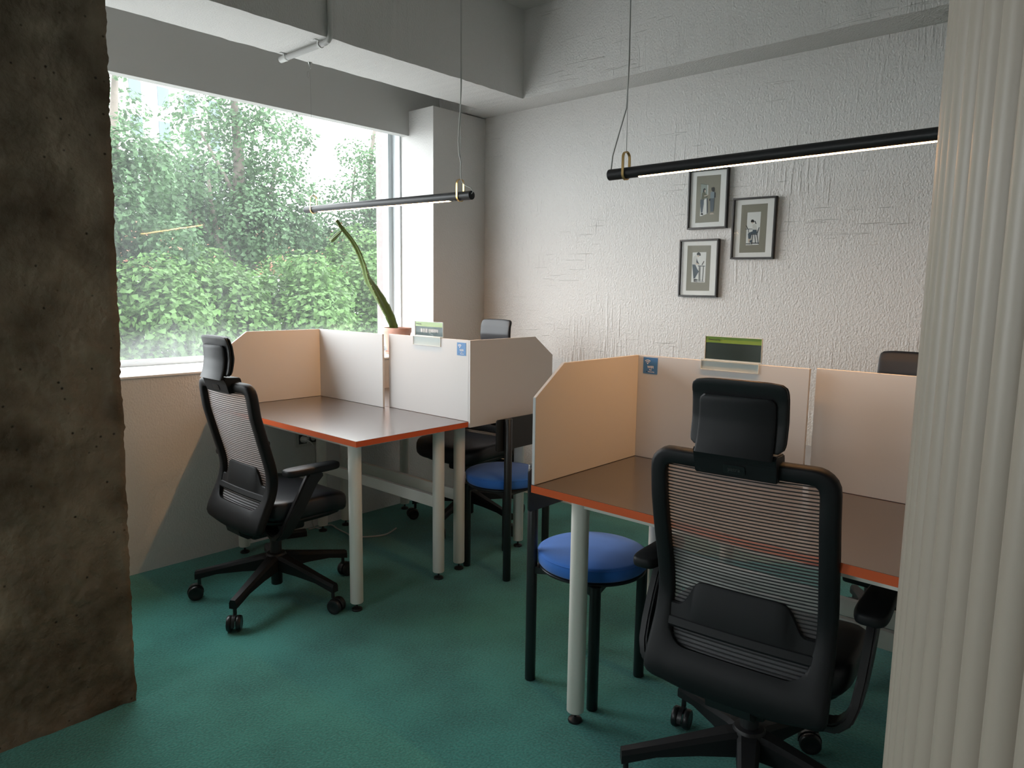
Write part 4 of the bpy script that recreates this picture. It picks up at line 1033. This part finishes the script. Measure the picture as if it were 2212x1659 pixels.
T_LEFT = [(-8.7, 3.21, 3.26, 0.23), (-7.9, 2.87, 2.74, 0.25), (-8.2, 3.12, 2.55, 0.32), (-7.7, 2.73, 2.08, 0.21), (-8.5, 3.44, 2.8, 0.21), (-8.1, 3.0, 1.89, 0.28), (-8.7, 3.52, 2.32, 0.26), (-7.9, 2.8, 2.32, 0.25), (-8.2, 2.86, 1.6, 0.25), (-7.7, 3.23, 1.79, 0.27), (-8.0, 2.2, 2.6, .5), (-8.0, 2.1, 1.8, .5), (-8.3, 2.8, 3.7, .3), (-8.6, 3.3, 1.9, .35)]
T_RIGHT = [(-11.0, 7.88, 3.73, 0.27), (-10.2, 7.58, 3.26, 0.35), (-10.5, 8.28, 3.97, 0.25), (-10.0, 7.27, 2.83, 0.42), (-10.8, 8.33, 2.87, 0.44), (-10.4, 6.87, 2.82, 0.29), (-11.0, 7.44, 2.32, 0.52), (-10.2, 7.64, 2.14, 0.5), (-10.5, 8.24, 3.33, 0.26), (-10.4, 8.9, 3.2, .5), (-10.2, 8.15, 3.1, .45), (-10.0, 8.0, 2.6, .5), (-10.3, 7.75, 3.55, .25), (-9.9, 7.6, 1.75, .5), (-10.2, 8.3, 2.0, .5), (-10.3, 8.8, 2.3, .55), (-10.5, 8.9, 4.1, .4), (-11.2, 7.0, 2.0, .5)]
B1 = [(-8.1, 2.9, 1.26, 0.33), (-7.3, 2.91, 1.32, 0.31), (-7.6, 2.83, 0.99, 0.37), (-7.1, 2.99, 1.05, 0.3), (-7.9, 2.72, 0.93, 0.3), (-7.5, 2.92, 0.74, 0.31), (-7.6, 2.2, 1.1, .45), (-7.7, 2.3, .6, .4), (-7.8, 3.3, 1.3, .33), (-7.5, 3.3, .9, .35), (-7.6, 3.2, .4, .4)]
B2 = [(-8.5, 3.93, 1.43, 0.36), (-7.7, 3.86, 1.22, 0.33), (-8.0, 3.62, 0.96, 0.37), (-7.5, 3.86, 0.92, 0.33), (-8.3, 3.97, 0.64, 0.36), (-7.9, 4.3, 1.22, 0.29), (-7.8, 3.9, .35, .4), (-8.2, 4.2, .9, .35), (-8.2, 3.6, 1.4, .3)]
B3 = [(-8.3, 4.84, 1.33, 0.37), (-7.5, 4.68, 1.5, 0.25), (-7.8, 4.48, 0.95, 0.35), (-7.3, 4.66, 1.02, 0.37), (-8.1, 4.9, 0.64, 0.37), (-7.8, 5.1, 1.2, .35), (-7.7, 5.1, .8, .35), (-7.8, 4.6, .35, .4)]
B4 = [(-8.8, 6.1, 1.48, 0.42), (-8.0, 5.99, 1.41, 0.39), (-8.3, 5.89, 0.96, 0.4), (-7.8, 6.06, 0.92, 0.35), (-8.6, 6.34, 0.54, 0.42), (-8.2, 5.52, 0.73, 0.32), (-8.8, 6.98, 1.78, 0.36), (-8.3, 5.5, 1.25, .33), (-8.4, 6.7, 1.2, .42), (-8.6, 7.2, 1.3, .45), (-8.3, 6.8, .7, .4), (-9.0, 6.5, 1.9, .35)]
def tree(name, label, base, blobs, limbs, dens, size, kind, seed, cat='tree', group='trees outside the window'):
    t = thing(name, label, cat, base, 0, group)
    for nm, pts, a, b in limbs: limb(t, nm, base, pts, a, b)
    foliage(t, base, blobs, dens, size, kind, seed)
    return t
b0 = (-9.6, 4.97, -4.5)
tree('ginkgo_tree', 'tall ginkgo with a forked dark trunk in the middle of the window', b0, T_MAIN,
     [('trunk', [b0, (-9.6, 4.97, 0.81), (-9.6, 5.0, 1.57), (-9.6, 5.0, 2.09), (-9.6, 4.98, 2.59), (-9.6, 4.99, 3.09), (-9.6, 4.96, 3.75), (-9.6, 4.98, 5.2)], .16, .03),
      ('branch', [(-9.5, 4.98, 1.45), (-9.45, 4.72, 1.79), (-9.45, 4.59, 1.96), (-9.45, 4.52, 2.36), (-9.5, 4.5, 2.8)], .06, .02),
      ('branch', [(-9.6, 5.03, 1.50), (-9.6, 5.31, 1.86), (-9.6, 5.38, 2.04), (-9.6, 5.42, 2.52), (-9.7, 5.64, 3.13)], .06, .015),
      ('branch', [(-9.6, 4.98, 2.45), (-9.5, 4.7, 2.86), (-9.5, 4.41, 3.35)], .035, .012),
      ('branch', [(-9.46, 4.57, 1.98), (-9.4, 4.14, 2.32), (-9.4, 3.92, 2.58)], .03, .010)], 8500, .064, 'leaf', 11)
b0 = (-8.3, 2.75, -4.5)
tree('ginkgo_tree', 'slender leafy tree at the left side of the window beside the concrete pillar', b0, T_LEFT,
     [('trunk', [b0, (-8.3, 2.8, 1.0), (-8.3, 2.9, 2.2), (-8.4, 3.0, 3.2), (-8.5, 3.1, 3.9)], .10, .02),
      ('branch', [(-8.3, 2.85, 1.8), (-8.3, 3.2, 2.3), (-8.5, 3.5, 2.9)], .03, .01)], 9000, .060, 'leaf', 12)
b0 = (-10.6, 7.9, -4.5)
tree('ginkgo_tree', 'paler leafy tree at the right side of the window', b0, T_RIGHT,
     [('trunk', [b0, (-10.6, 7.9, 1.0), (-10.6, 7.9, 2.4), (-10.6, 7.95, 3.4), (-10.6, 8.1, 4.3)], .12, .02),
      ('branch', [(-10.6, 7.9, 2.0), (-10.5, 7.5, 2.6), (-10.4, 7.5, 3.4)], .04, .012)], 7500, .064, 'leaf', 13)
for i, (bl, lab) in enumerate(((B1, 'dense bright green shrub at the lower left of the window'), (B2, 'dense leafy shrub behind the high-back chair headrest'), (B3, 'dense leafy shrub below the forked trunk'), (B4, 'dense leafy shrub behind the leaning cactus'))):
    cx = sum(q[0] for q in bl)/len(bl); cy = sum(q[1] for q in bl)/len(bl); b0 = (cx, cy, -4.5)
    tree('leafy_shrub', lab, b0, bl, [('trunk', [b0, (cx, cy, -1), (cx, cy+.1, .4), (cx, cy, 1.1)], .07, .02), ('branch', [(cx, cy, -.2), (cx+.1, cy-.3, .5), (cx, cy-.4, 1.2)], .03, .01)], 9000, .068, 'leaf2', 21+i, 'shrub', 'shrubs below the window')

# far white tower with rows of windows
t = thing('tower_block', 'white tower block with pale blue windows far behind the trees', 'building', (-70, 27, -4.5), radians(12))
obj('wall', box(B(), -8, 8, -7, 6, 0, 29), 'tower', t)
for j in range(9):
    for k in range(5):
        obj('window', box(B(), 7.98, 8.06, -5.9+2.4*k, -4.9+2.4*k, 4+2.7*j, 5.5+2.7*j), 'towerglass', t)
# house with a terracotta tiled roof between the trees
t = thing('house', 'low house with an orange tiled roof glimpsed between the trees', 'building', (-24, 12.5, -4.5))
obj('wall', box(B(), -3, 3, -4.5, 4.5, 0, 6.3), 'tower', t)
bm = B(); prism(bm, [(-3.5, 6.2), (3.5, 6.2), (0, 7.9)], 'y', -5, 5); obj('roof', bm, 'rooftile', t)
for k in range(14):
    y = -4.8+.7*k; obj('roof_tile_row', tube(B(), [(3.52, y, 6.24), (.02, y, 7.94)], .09, 8), 'rooftile', t)
t = thing('house', 'pale roofed house low at the left of the window behind the shrubs', 'building', (-27, 4.5, -4.5))
obj('wall', box(B(), -3, 3, -2.6, 2.6, 0, 5.6), 'tower', t)
obj('roof', box(B(), -3.2, 3.2, -2.8, 2.8, 5.6, 6.0), 'towerglass', t)
# white steel frame structure at the far left
t = thing('steel_frame', 'white lattice steel structure far off at the left edge of the window', 'structure', (-32, 10.2, -4.5))
for y in (-.8, .9): obj('post', box(B(), -.08, .08, y-.08, y+.08, 0, 10.2), 'tower', t)
for z in (9.2, 9.7, 10.2): obj('beam', box(B(), -.07, .07, -.8, .9, z-.06, z+.06), 'tower', t)
